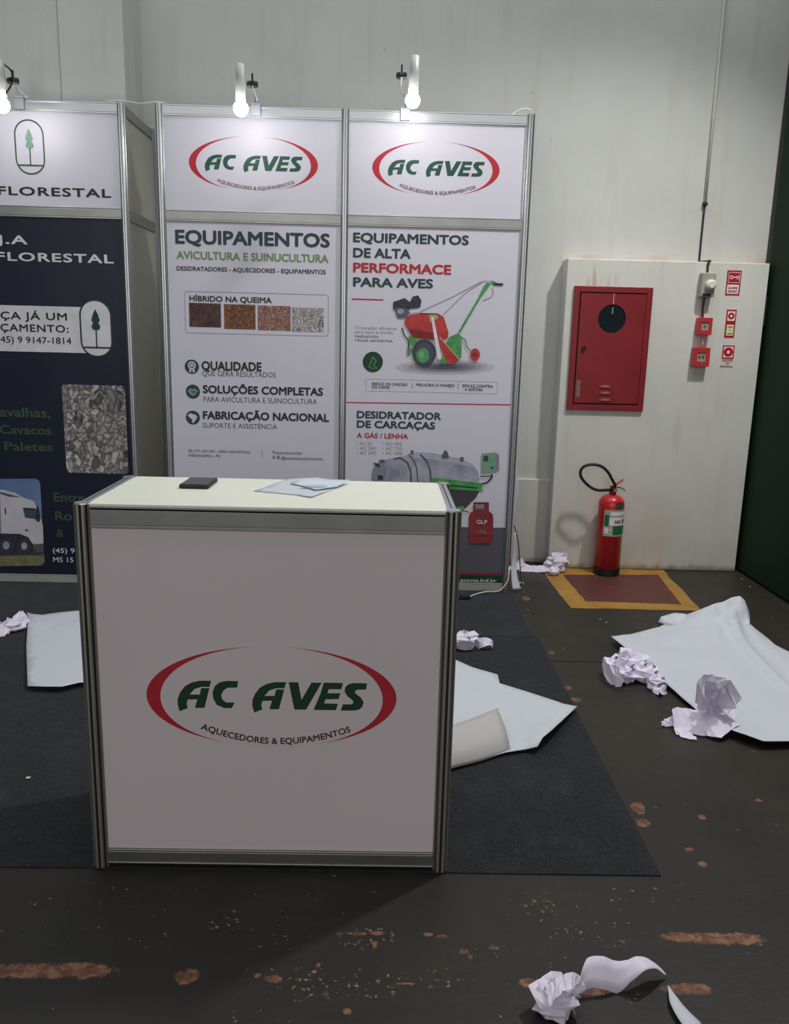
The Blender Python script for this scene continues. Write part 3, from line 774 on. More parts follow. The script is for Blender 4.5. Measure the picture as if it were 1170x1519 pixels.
ptext('J.A', (-6, 361), (41, 363), 348, YI, M_white, fpn, bold=.026, spacing=1.12)
ptext('J.A FLORESTAL'[4:], (-5, 386), (169, 391.5), 373, YI, M_white, fpn, bold=.026, spacing=1.12)
a = ony(-80, 520, YI); b_ = ony(136, 524, YI); t_ = ony(100, 455, YI).z
bm = B(); poly(bm, rrect(a.x, b_.x, b_.z, t_, .01, YI)); obj('white_banner', bm, M_white, fpn)
ptext('FAÇA JÁ UM', (1, 474), (99.5, 474.5), 463, Y2, M_black, fpn, bold=.018, vis='ÇA JÁ UM', spacing=1.1)
ptext('ORÇAMENTO:', (1, 492), (102, 492.5), 481, Y2, M_black, fpn, bold=.018, vis='ÇAMENTO:', spacing=1.1)
ptext('(45) 9 9147-1814', (1, 509), (106, 509.5), 499.5, Y2, M_black, fpn, bold=.008, vis='45) 9 9147-1814')
tree_emblem(fpn, 142.5, 444, 530, 24, M_dgreen, M_dgreen, back=M_white)
ptext('Maravalhas,', (0, 619), (75, 619), 604.5, YI, M_sgreen, fpn, bold=.026, vis='avalhas,')
ptext('Cavacos', (0, 644.5), (76.5, 644.5), 631, YI, M_sgreen, fpn, bold=.026)
ptext('& Paletes', (7, 669), (78.5, 669), 656, YI, M_sgreen, fpn, bold=.026, vis='Paletes')
A1, C1 = ony(88, 570, YI), ony(187, 703, YI)
bm = B(); poly(bm, rrect(A1.x+.012, ony(188, 640, YI).x, C1.z, A1.z, .02, YI))
obj('printed_picture', bm, photo_mat('print_wood_shavings', [(70, 64, 66), (210, 204, 202), (150, 142, 140), (236, 232, 230), (116, 104, 102)], 30, (1, 1, .8)), fpn)
ptext('Entre', (80, 744), (126, 745), 730.5, YI, M_sgreen, fpn, bold=.026)
ptext('Ro', (82, 772), (107, 772.5), 758, YI, M_sgreen, fpn, bold=.026)
ptext('&', (84, 797), (95, 797), 784.5, YI, M_sgreen, fpn, bold=.026)
ptext('(45) 9', (78.5, 820), (111, 820.5), 813, YI, M_white, fpn, bold=.008)
ptext('MS 15', (79, 833.5), (109, 834), 826.5, YI, M_white, fpn, bold=.008)
A_ = Art()
mSky = mat('art_sky', (92, 122, 176), rough=.5, two=(120, 146, 186), scale=4)
A_.p([(-95, 711), (52, 710), (57, 712), (59.5, 717), (66, 834), (63, 838), (58, 839), (-95, 841)], mSky)
A_.p([(-95, 800), (64, 800), (66, 834), (63, 838), (58, 839), (-95, 841)], mat('art_verge', (120, 116, 84), rough=.5, scale=30, two=(140, 136, 104)))
A_.p([(-95, 815), (40, 815), (64, 812), (65, 824), (-95, 826)], mat('art_road', (74, 74, 74), rough=.5))
mCab = mat('art_cab_white', (216, 212, 220), rough=.5)
A_.p([(-95, 735), (0, 735), (0, 800), (-95, 800)], mSi); A_.p([(-95, 796), (3, 796), (3, 822), (-95, 824)], mK)
A_.p([(0, 727), (3, 726), (22, 731), (36, 739), (50, 743), (53, 750), (60, 767), (63.5, 780), (64.5, 805), (61, 808), (2, 800)], mCab)
A_.p([(0, 730), (2, 730), (33, 738), (14, 737), (1, 733)], mSd)
A_.p([(34, 754), (52, 754), (59, 765), (59, 771), (37, 768)], mat('art_glass', (62, 84, 90), rough=.5)); A_.p([(34, 753), (52, 754), (54, 757), (35, 757)], mK)
A_.p([(54, 750), (57, 752), (60, 769), (58, 775), (53, 772)], mK); A_.l([(7.5, 754), (8.5, 763)], 2, mK); A_.l([(37, 786), (42, 787)], 2, mK)
A_.p([(-5, 791), (30, 792), (42, 797), (49, 808), (50, 821), (-5, 822)], mK)
A_.e(9, 810, 11, 12, mTy); A_.e(35, 811, 10.5, 12, mTy); A_.e(9, 809, 5, 6, mSi); A_.e(36, 810, 4.5, 5.5, mSi)
A_.p([(51, 808), (65, 806), (65, 818), (54, 820)], mSd)
A_.done('printed_truck', fpn)

# side return of the navy stand
ret_y1 = 3.26
rme = post_mesh(.021, HS); rme.materials.append(M_alu); rme.materials.append(M_alu_d)
add_post(rme, xl+.0, 2.96, .004, fls) if False else None
M_ret = mat('return_panel', (180, 178, 164), rough=.5, var=.02)
bm = B(); box(bm, xl-.003, xl+.003, YS+.02, 3.24, .05, HS-.03); obj('return_panel', bm, M_ret, fls)
add_post(rme, xl, 3.262, .004, fls)
for za, zb in ((HS-.055, HS), (2.088, 2.146), (.004, .05)): rail_y(fls, xl, YS+.022, 3.24, za, zb, M_alu_d)

# cable sagging between the two stands
bm = B(); tube(bm, spline([(xl-.07, YS-.01, HS+.004), (xl-.02, YS-.005, HS+.012), (xl+.05, YS, HS+.008), (xl+.11, YS, HS+.002), (X0-.02, YS, HS+.012), (X0+.03, YS+.01, HS+.010)], 6), .0035, 8)
tag(obj('power_cable', bm, M_wire), 'thin white cable bridging the gap between the two exhibition walls at their tops', 'cable')
pr = xs3[2]
bm = B(); tube(bm, spline([(pr-.10, YS+.02, HS+.004), (pr-.06, YS+.02, HS+.03), (pr-.01, YS+.02, HS+.035), (pr+.012, YS+.03, HS+.0), (pr+.02, YS+.035, HS-.2), (pr+.024, YS+.034, 1.4), (pr+.022, YS+.03, .35), (pr+.012, YS-.03, .12), (pr-.004, YS-.045, .06), (pr-.05, YS-.055, .016), (pr-.13, YS-.075, .016), (pr-.2, YS-.12, .011), (pr-.235, YS-.165, .011)], 6), .0035, 8)
cb = tag(obj('power_cable', bm, M_wire), 'white cable running down the right post and trailing onto the carpet with a black plug', 'cable')
bm = B(); c = Vector((pr-.262, YS-.19, .0)); box(bm, c.x-.03, c.x+.03, c.y-.015, c.y+.015, .005, .028, bev=.005); cyl(bm, (c.x-.03, c.y-.006, .016), (c.x-.045, c.y-.006, .016), .003, seg=8); cyl(bm, (c.x-.03, c.y+.006, .016), (c.x-.045, c.y+.006, .016), .003, seg=8)
obj('plug', bm, M_rubber, cb)

# ------------------------------------------------------------------ arm spotlights on the top rail
M_bulb = mat('lit_bulb', (255, 253, 250), rough=.3, emit=BULB_STRENGTH)
def spotlight(bpx, Y, side, cpx, label, tilt=0.0, loop=False):
    b = ony(bpx[0], bpx[1], Y)                       # bulb centre
    cx = ony(cpx, 165, YS).x
    t = thing('arm_spotlight', label, 'lamp', (cx, YS, HS), 'lamps clamped along the stand tops')
    bm = B(); box(bm, cx-.027, cx+.027, YS-.026, YS-.013, HS-.05, HS+.012, bev=.003); box(bm, cx-.027, cx+.027, YS-.026, YS+.03, HS+.004, HS+.014, bev=.003); box(bm, cx-.02, cx+.02, YS+.02, YS+.03, HS-.03, HS+.01, bev=.002)
    obj('clamp', bm, mat('clamp_metal', (190, 200, 208), rough=.35, metal=.8), t)
    kx = b.x+side*.058; kz = b.z+.115
    bm = B(); tube(bm, spline([(cx, YS-.01, HS+.01), (cx, YS-.03, HS+.06), (kx+side*.0, (Y+YS)/2, kz-.03), (kx, Y+.01, kz)], 6), .005, 8); obj('arm', bm, M_alu, t)
    bm = B(); cyl(bm, (kx-.026, Y+.01, kz), (kx-.006, Y+.01, kz), .014, .018, 14); cyl(bm, (kx+.006, Y+.01, kz), (kx+.026, Y+.01, kz), .018, .014, 14); cyl(bm, (kx-.028, Y+.01, kz), (kx+.026, Y+.01, kz), .006, seg=10); box(bm, kx-.004, kx+.004, Y+.004, Y+.016, kz+.005, kz+.05)
    obj('knob', bm, M_rubber, t, smooth=False)
    bm = B(); dx = tilt
    # tapered open shade tube, double walled
    prof = [(.0, .205), (.018, .205), (.023, .200), (.0255, .040), (.023, .040), (.021, .18), (0, .182)]
    lathe(bm, prof, (0, 0, 0), 24)
    for v in bm.verts: v.co = Vector((b.x+v.co.x+dx*v.co.z, b.y+v.co.y, b.z+v.co.z))
    obj('lamp_housing', bm, mat('lamp_silver', (206, 210, 208), rough=.5, metal=.35), t, smooth=True)
    bm = B(); prof = [(0, .0375), (.014, .035), (.026, .027), (.0345, .014), (.0375, 0), (.0345, -.014), (.026, -.027), (.014, -.035), (0, -.0375)]
    lathe(bm, prof, tuple(b), 24); obj('bulb', bm, M_bulb, t, smooth=True)
    if loop:
        c = Vector((b.x-.02, Y+.03, b.z+.12)); pts = [c+Vector((.085*math.cos(a)*.8, .03*math.sin(a*2), .085*math.sin(a))) for a in [PI*.95-k*PI*1.35/14 for k in range(15)]]
        bm = B(); tube(bm, pts, .0045, 8); obj('power_lead', bm, M_rubber, t, smooth=True)
    return t
spotlight((3, 156), 2.37, 1, 31, 'lit arm spotlight with a looped black lead above the navy wall', loop=True)
spotlight((357, 161), 2.37, 1, 380, 'lit arm spotlight above the left bay of the poultry equipment wall', tilt=0.0)
spotlight((612, 149), 2.37, -1, 601, 'lit arm spotlight above the right bay of the poultry equipment wall', tilt=.03)

# ------------------------------------------------------------------ hydrant cabinet
cx0, cx1, cz0, cz1 = 1.972, 2.466, 1.062, 1.835
hc = thing('hydrant_cabinet', 'red steel fire hose cabinet with round dark window set in the white wall', 'cabinet', ((cx0+cx1)/2, YBOX, cz0))
bm = B(); t = .036; yo = YBOX-.018
box(bm, cx0, cx0+t, yo, YBOX+.004, cz0, cz1, bev=.002); box(bm, cx1-t, cx1, yo, YBOX+.004, cz0, cz1, bev=.002)
box(bm, cx0+t, cx1-t, yo, YBOX+.004, cz1-t, cz1, bev=.002); box(bm, cx0+t, cx1-t, yo, YBOX+.004, cz0, cz0+t, bev=.002)
obj('frame', bm, M_redpaint, hc)
bm = B(); box(bm, cx0+t, cx1-t, YBOX-.003, YBOX-.001, cz0+t, cz1-t); obj('back_plate', bm, mat('dark_red', (50, 10, 14), rough=.6), hc)
# door with a round opening
dx0, dx1, dz0, dz1 = cx0+t+.010, cx1-t-.002, cz0+t+.012, cz1-t-.006
wc = ony(907.5, 473, YBOX-.012); wr = .088
def door_mesh():
    bm = B(); n = 48; y0, y1 = YBOX-.013, YBOX-.007
    circ = []; outer = []
    for k in range(n):
        a = 2*PI*k/n; c_, s_ = math.cos(a), math.sin(a); circ.append((wc.x+wr*c_, wc.z+wr*s_))
        tt = min([v for v in (((dx1-wc.x)/c_ if c_ > 1e-6 else 9), ((dx0-wc.x)/c_ if c_ < -1e-6 else 9), ((dz1-wc.z)/s_ if s_ > 1e-6 else 9), ((dz0-wc.z)/s_ if s_ < -1e-6 else 9))])
        outer.append([wc.x+tt*c_, wc.z+tt*s_])
    for cxx, czz in ((dx0, dz0), (dx1, dz0), (dx0, dz1), (dx1, dz1)):      # snap nearest to corners
        k = min(range(n), key=lambda i: (outer[i][0]-cxx)**2+(outer[i][1]-czz)**2); outer[k] = [cxx, czz]
    vo = [bm.verts.new((x, y0, z)) for x, z in outer]; vi = [bm.verts.new((x, y0, z)) for x, z in circ]; vb = [bm.verts.new((x, y1, z)) for x, z in circ]; vob = [bm.verts.new((x, y1, z)) for x, z in outer]
    for k in range(n):
        j = (k+1) % n
        bm.faces.new((vo[k], vo[j], vi[j], vi[k])); bm.faces.new((vi[k], vi[j], vb[j], vb[k])); bm.faces.new((vo[j], vo[k], vob[k], vob[j]))
    bmesh.ops.recalc_face_normals(bm, faces=bm.faces[:])
    return bm
dr = obj('door', door_mesh(), M_redpaint, hc)
bm = B(); cyl(bm, (wc.x, YBOX-.0085, wc.z), (wc.x, YBOX-.0065, wc.z), wr+.004, seg=40); obj('window_glass', bm, mat('smoked_glass', (30, 36, 38), rough=.08, spec=.6), dr)
a, b_ = ony(911, 434, YBOX-.014), ony(909.5, 451, YBOX-.014)
bm = B(); box(bm, b_.x-.002, b_.x+.0025, YBOX-.0145, YBOX-.013, b_.z, a.z-.006, bev=.0005); obj('white_tag', bm, mat('pink_strip', (226, 170, 164), rough=.6), dr)
a, b_ = ony(909, 456, YBOX-.014), ony(909, 466, YBOX-.014)
bm = B(); box(bm, a.x-.004, a.x+.003, YBOX-.0145, YBOX-.0085, b_.z, a.z); obj('hanger', bm, M_grey, dr)
a = ony(866, 517, YBOX-.014)
bm = B(); cyl(bm, (a.x, YBOX-.02, a.z+.003), (a.x, YBOX-.012, a.z+.003), .014, seg=18); box(bm, a.x-.016, a.x-.004, YBOX-.018, YBOX-.0125, a.z-.03, a.z, bev=.002); obj('lock', bm, M_rubber, dr)
for py in (574, 583.5, 593.5):
    a = ony(898, py, YBOX-.014)
    bm = B(); n = 8; hw, hh = .045, .007
    rows = []
    for i in range(n+1):
        u = -1+2*i/n; z_ = hh*1.1*math.sqrt(max(0, 1-u*u))
        rows.append((bm.verts.new((a.x+hw*u, YBOX-.013, a.z+z_+.004)), bm.verts.new((a.x+hw*u, YBOX-.013-.007*math.sqrt(max(0, 1-u*u)), a.z-.004)), bm.verts.new((a.x+hw*u, YBOX-.0128, a.z-.005))))
    for p, q_ in zip(rows, rows[1:]):
        f = bm.faces.new((p[0], p[1], q_[1], q_[0])); f = bm.faces.new((p[1], p[2], q_[2], q_[1])); f.material_index = 1
    obj('louvre', bm, [M_redpaint, mat('louvre_dark', (60, 8, 12), rough=.6)], dr)
a = ony(857.5, 576, YBOX-.014)
bm = B(); box(bm, a.x-.015, a.x+.012, YBOX-.0138, YBOX-.0131, a.z-.055, a.z+.05); obj('worn_sticker', bm, mat('grey_sticker', (120, 86, 84), rough=.6, two=(146, 120, 116), var=.2, scale=40), dr)

# ------------------------------------------------------------------ siren, call points, conduit
def pb(px, py): return ony(px, py, YBOX)
cd_pts = [ony(1077, -10, YW-.012), ony(1060, 150, YW-.012), ony(1043.5, 300, YW-.012), ony(1040, 372, YW-.012)]
x_c = sum(p.x for p in cd_pts)/4
bm = B(); tube(bm, [(x_c, YW-.011, 5.5), (x_c, YW-.011, 4), (x_c, YW-.011, 3), (x_c, YW-.011, 2.36)], .009, 10)
cdo = obj('conduit', bm, mat('conduit_white', (206, 206, 198), rough=.5), smooth=True); tag(cdo, 'thin white electrical conduit running up the wall above the grey siren', 'conduit')
e = pb(1048, 405)
bm = B(); tube(bm, spline([(x_c, YW-.011, 2.36), (x_c, YW-.011, 2.03), (x_c+.005, YW-.02, 2.012), (x_c+.02, YBOX-.004, 2.006), (e.x-.002, YBOX-.012, 1.995), (e.x, YBOX-.013, 1.95), (e.x, YBOX-.013, 1.90)], 6), .0055, 8); obj('dark_cable', bm, M_rubber, cdo, smooth=True)
bm = B(); box(bm, x_c-.014, x_c+.014, YW-.026, YW, 2.35, 2.37, bev=.003); obj('clip', bm, M_rubber, cdo)
s0, s1 = pb(1037, 440), pb(1064, 405)
sr = thing('fire_siren', 'grey wall siren box with round white sounder above the red call points', 'siren', (s0.x+.055, YBOX, s0.z))
yb_ = YBOX-.06
S0 = ony(1039, 440, yb_); S1 = ony(1063, 404.5, yb_)
bm = B(); box(bm, S0.x, S1.x, yb_, YBOX-.001, S0.z, S1.z, bev=.006); obj('housing', bm, mat('grey_plastic', (160, 160, 146), rough=.5), sr)
c = ony(1056, 422, yb_-.03)
bm = B(); cyl(bm, (c.x, yb_+.002, c.z), (c.x, yb_-.025, c.z), .032, .030, 28); cyl(bm, (c.x, yb_-.025, c.z), (c.x, yb_-.034, c.z), .030, .02, 28); obj('sounder', bm, mat('cream_plastic', (222, 220, 206), rough=.45), sr)
bm = B(); box(bm, S0.x+.01, S1.x-.03, yb_-.008, yb_+.001, S0.z+.004, S0.z+.02, bev=.002); obj('bracket', bm, M_rubber, sr)
def call_point(x0, y0, x1, y1, label, face):
    yf = YBOX-.05; a, b_ = ony(x0, y1, yf), ony(x1, y0, yf)
    t = thing('fire_call_point', label, 'call point', ((a.x+b_.x)/2, YBOX, a.z), 'red fire call points')
    w_, h_ = b_.x-a.x, b_.z-a.z; fx = .24*w_; fz = .27*h_
    bm = B(); box(bm, a.x, b_.x, yf+.008, YBOX-.001, a.z, b_.z, bev=.004)
    for q_ in ((a.x, a.x+fx, a.z, b_.z), (b_.x-fx, b_.x, a.z, b_.z), (a.x+fx, b_.x-fx, b_.z-fz, b_.z), (a.x+fx, b_.x-fx, a.z, a.z+fz)): box(bm, q_[0], q_[1], yf, yf+.01, q_[2], q_[3], bev=.0015)
    obj('housing', bm, M_redplastic, t)
    bm = B(); box(bm, a.x+fx, b_.x-fx, yf+.005, yf+.0085, a.z+fz, b_.z-fz); gp = obj('glass_front', bm, mat('pale_glass', (158, 158, 150), rough=.2), t)
    bm = B(); cxx, czz = (a.x+b_.x)/2, (a.z+b_.z)/2
    if face: 
        poly(bm, ngon_disc(cxx, czz-.002, .008, yf+.0046)); poly(bm, [(cxx-.022, yf+.0046, b_.z-fz-.008), (cxx+.022, yf+.0046, b_.z-fz-.008), (cxx+.022, yf+.0046, b_.z-fz-.003), (cxx-.022, yf+.0046, b_.z-fz-.003)])
    else:
        for s_ in (-1, 1): poly(bm, ngon_disc(cxx+s_*.012, czz, .008, yf+.0046, rz=.013))
    obj('printed_mark', bm, mat('mark_grey', (84, 88, 86), rough=.5), gp)
    return t
call_point(1034, 471.5, 1057.5, 496.5, 'upper red call point hanging below the grey siren', 1)
call_point(1027, 516, 1054, 543.5, 'lower red call point nearest the floor with paired dark buttons', 0)
c1 = ony(1045, 441, YBOX-.02); c2 = ony(1042, 470, YBOX-.02); c3 = ony(1043, 498, YBOX-.02); c4 = ony(1041, 515, YBOX-.02)
bm = B(); tube(bm, spline([(c1.x, YBOX-.02, c1.z+.01), (c1.x-.006, YBOX-.022, (c1.z+c2.z)/2), (c2.x, YBOX-.02, c2.z-.01)], 5), .007, 8)
tag(obj('cable', bm, mat('maroon_cable', (70, 26, 34), rough=.5), smooth=True), 'short dark cable joining the grey siren to the upper red call point', 'cable')
bm = B(); tube(bm, [(c3.x, YBOX-.02, c3.z+.01), (c4.x, YBOX-.02, c4.z-.01)], .008, 8)
tag(obj('cable', bm, mat('conduit_pale', (214, 196, 190), rough=.5), smooth=True), 'short pale conduit stub between the two red call points', 'cable')

# safety signs --------------------------------------------------------------
M_sred = mat('sign_red', (176, 28, 44), rough=.4); M_swht = mat('sign_white', (236, 222, 218), rough=.45); M_syel = mat('sign_glow', (226, 226, 178), rough=.5)
def sign(q, label, build):
    """q: x0,x1,y0,y1 in the photo on the boxed wall"""
    a, b_ = pb(q[0], q[3]), pb(q[1], q[2]); yf = YBOX-.0025
    bm = B(); box(bm, a.x, b_.x, yf, YBOX-.0003, a.z, b_.z)
    build.base and None
    return a, b_, yf, bm
class Sign:
    def __init__(s, q, label, base, name='safety_sign'):
        s.a, s.b = pb(q[0], q[3]), pb(q[1], q[2]); s.yf = YBOX-.0025
        bm = B(); box(bm, s.a.x, s.b.x, s.yf, YBOX-.0003, s.a.z, s.b.z); s.o = tag(obj(name, bm, base), label, 'sign', 'safety signs beside the call points')
        s.k = 0
    def U(s, u, v): return Vector((s.a.x+(s.b.x-s.a.x)*u, s.yf-.0003*s.k, s.a.z+(s.b.z-s.a.z)*v))
    def rect(s, u0, u1, v0, v1, m, name='printed_field'):
        s.k += 1; bm = B(); poly(bm, [s.U(u0, v0), s.U(u1, v0), s.U(u1, v1), s.U(u0, v1)]); return obj(name, bm, m, s.o)
    def disc(s, u, v, r, m, name='printed_symbol'):
        s.k += 1; bm = B(); c = s.U(u, v); poly(bm, ngon_disc(c.x, c.z, r, c.y)); return obj(name, bm, m, s.o)
    def txt(s, t_, u0, u1, v, h, m): s.k += 1; a = s.U(u0, v); b_ = s.U(u1, v); return text(t_, a.x, b_.x, a.z, h, a.y, m, s.o, bold=.026)
g = Sign((1075, 1100, 401.5, 437.5), 'red and white safety sign with bell horn symbol, topmost of the three signs', M_sred)
g.rect(.10, .92, .50, .93, M_swht); g.rect(.13, .89, .52, .91, M_sred); g.rect(.08, .90, .05, .42, M_swht)
g.disc(.32, .72, .011, M_swht); g.disc(.32, .72, .006, M_sred); g.disc(.76, .72, .011, M_swht); g.disc(.76, .72, .006, M_sred); g.rect(.38, .7, .70, .745, M_swht)
g.txt('ALARME', .16, .82, .26, .012, M_sred); g.txt('SONORO', .16, .82, .12, .012, M_sred)
g = Sign((1073.5, 1092.5, 459.5, 500.5), 'narrow red sign with ring symbol over a pale yellow box, middle of three signs', M_sred)
g.rect(.13, .88, .60, .94, M_swht); g.disc(.5, .77, .021, M_sred); g.disc(.5, .77, .008, M_swht); g.rect(.15, .86, .07, .46, M_syel)
g.txt('QUEBRE', .25, .76, .36, .007, M_sgreen); g.txt('O', .45, .56, .25, .007, M_sgreen); g.txt('VIDRO', .25, .76, .12, .007, M_sgreen)
g = Sign((1070, 1089.5, 512.5, 532), 'small square sign with dark red ring symbol, lowest of the three signs', M_sred)
g.rect(.10, .90, .10, .90, M_swht); g.disc(.5, .5, .030, M_sred); g.disc(.5, .5, .010, M_swht)
for t_, xa, xb, y in (('ACIONE', 1070.5, 1086, 535.8), ('EM', 1076, 1081.5, 540), ('EMERGÊNCIA', 1067.5, 1086.5, 544.5)):
    a, b_ = pb(xa, y), pb(xb, y); text(t_, a.x, b_.x, a.z, .010, YBOX-.001, M_sred, g.o, bold=.015)

# ------------------------------------------------------------------ fire extinguisher
ex, ey = 2.285, 3.118
E0 = thing('fire_extinguisher', 'red fire extinguisher with looped black hose standing on the floor by the wall', 'fire extinguisher', (ex, ey, .002))
ztop = ony(905, 733, ey).z
R_ = .083; zb = .045
bm = B(); lathe(bm, [(0, zb), (R_, zb), (R_, ztop-.075), (R_*.97, ztop-.05), (R_*.86, ztop-.028), (R_*.62, ztop-.010), (R_*.3, ztop-.002), (0, ztop)], (ex, ey, 0), 40); obj('cylinder', bm, M_extred, E0, smooth=True)
bm = B(); lathe(bm, [(0, .004), (R_*.98, .004), (R_*1.02, .008), (R_*1.02, .052), (R_*.9, .056), (0, .056)], (ex, ey, 0), 40); obj('base_ring', bm, M_rubber, E0)
bm = B(); cyl(bm, (ex, ey, ztop-.006), (ex, ey, ztop+.022), .022, seg=20); cyl(bm, (ex, ey, ztop+.022), (ex, ey, ztop+.055), .016, seg=20); cyl(bm, (ex+.006, ey-.015, ztop+.032), (ex+.006, ey-.032, ztop+.032), .014, seg=18); obj('valve', bm, mat('valve_dark_red', (110, 22, 30), rough=.4), E0)
bm = B(); cyl(bm, (ex+.006, ey-.032, ztop+.032), (ex+.006, ey-.036, ztop+.032), .010, seg=18); obj('gauge', bm, M_alu, E0)
def bar(pts, w_, h_):
    bm = B(); pts = [Vector(p) for p in pts]; rings = []
    for i, p in enumerate(pts):
        t_ = (pts[min(i+1, len(pts)-1)]-pts[max(i-1, 0)]).normalized(); n = Vector((-t_.z, 0, t_.x))
        rings.append([bm.verts.new(p+a*n*h_/2+b*Vector((0, 1, 0))*w_/2) for a, b in ((-1, -1), (-1, 1), (1, 1), (1, -1))])
    for a, b in zip(rings, rings[1:]):
        for k in range(4): bm.faces.new((a[k], a[(k+1) % 4], b[(k+1) % 4], b[k]))
    bm.faces.new(rings[0][::-1]); bm.faces.new(rings[-1]); bmesh.ops.recalc_face_normals(bm, faces=bm.faces[:]); return bm
obj('lever', bar(spline([(ex-.02, ey, ztop+.048), (ex+.005, ey, ztop+.058), (ex+.035, ey, ztop+.076), (ex+.062, ey, ztop+.098)], 3), .022, .006), M_redplastic, E0)
obj('carry_handle', bar(spline([(ex-.01, ey, ztop+.044), (ex+.03, ey, ztop+.046), (ex+.06, ey, ztop+.040), (ex+.078, ey, ztop+.024)], 3), .022, .005), mat('handle_dark', (84, 26, 30), rough=.4, metal=.3), E0)
hp = [(900.5, 728.5), (886, 727), (873, 720.5), (862.5, 709), (861, 699), (867, 691.5), (880, 689), (893, 692.5), (902, 701), (907.5, 711), (911.5, 721)]
pts = [ony(x, y, ey-.03) for x, y in hp]; pts[0] = Vector((ex-.012, ey-.005, ztop+.03)); pts[-1] = Vector((ex+.012, ey-.014, ztop+.058))
bm = B(); tube(bm, spline(pts, 8), .0095, 12); obj('hose', bm, M_rubber, E0, smooth=True)
def wrap_label(a0, a1, z0, z1, m, name, off=.0006, parent=E0):
    bm = B(); n = max(2, int((a1-a0)/.12)); rr = R_+off
    rows = [(bm.verts.new((ex+rr*math.sin(a), ey-rr*math.cos(a), z0)), bm.verts.new((ex+rr*math.sin(a), ey-rr*math.cos(a), z1))) for a in [a0+(a1-a0)*k/n for k in range(n+1)]]
    for p, q_ in zip(rows, rows[1:]): bm.faces.new((p[0], q_[0], q_[1], p[1]))
    return obj(name, bm, m, parent)
def zat(py): return ony(905, py, ey-R_).z
lb = wrap_label(-.80, 1.25, zat(796), zat(757), mat('label_silver', (170, 176, 166), rough=.4), 'label')
wrap_label(-.72, -.38, zat(781), zat(764.5), mat('label_green', (30, 110, 62), rough=.45), 'green_field', .0012, lb)
wrap_label(-.05, 1.2, zat(794), zat(780.5), MATS['label_green'], 'green_field', .0012, lb)
wrap_label(-.33, 1.05, zat(779.5), zat(768), M_white, 'white_field', .0012, lb)
wrap_label(-.28, 1.2, zat(765), zat(760), M_white, 'white_field', .0012, lb)
wrap_label(-.72, -.38, zat(792), zat(783.5), M_white, 'white_field', .0012, lb)
def wtext(s, a0, a1, py, cap, m):
    me = raw_text(s, .03); xs_ = [v.co.x for v in me.vertices]; a_, b_2 = min(xs_), max(xs_); h, hb = cap_height(.03); z0 = zat(py); rr = R_+.002
    for v in me.vertices:
        an = a0+(v.co.x-a_)/(b_2-a_)*(a1-a0); r2 = rr+v.co.z; v.co = (ex+r2*math.sin(an), ey-r2*math.cos(an), z0+(v.co.y-hb)*cap/h)
    obj('lettering', me, m, lb)
wtext('ABC', .0, .62, 776.5, .022, M_red); wtext('PÓ', .72, 1.0, 777, .026, M_black); wtext('PQ', -.3, -.1, 788, .012, M_white); wtext('4kg', -.3, -.1, 793, .012, M_white)
wrap_label(.08, .85, zat(755.5), zat(745.5), mat('seal_grey', (70, 76, 74), rough=.4), 'seal', .0008)

# ------------------------------------------------------------------ things on the counter
ZC = CH+.0022
c = onz(294, 718.5, ZC)
bm = B()
a = [onz(*p, ZC) for p in ((273, 726), (313, 728), (314.5, 711.5), (278.5, 710.5))]
xm = (a[0].x+a[1].x+a[2].x+a[3].x)/4; ym = (a[0].y+a[2].y)/2-.01
box(bm, -.042, .042, -.064, .064, 0, .012, bev=.004)
for v in bm.verts: v.co = Matrix.Rotation(math.radians(-1), 3, 'Z') @ v.co + Vector((xm+.002, ym, ZC))
ph = obj('phone', bm, M_rubber); tag(ph, 'dark phone lying face up on the left of the white counter top', 'phone')
bm = B(); box(bm, -.038, .038, -.058, .058, .0118, .0128, bev=.0004)
for v in bm.verts: v.co = Matrix.Rotation(math.radians(-1), 3, 'Z') @ v.co + Vector((xm+.002, ym, ZC))
obj('screen', bm, mat('screen_off', (58, 58, 66), rough=.3), ph)

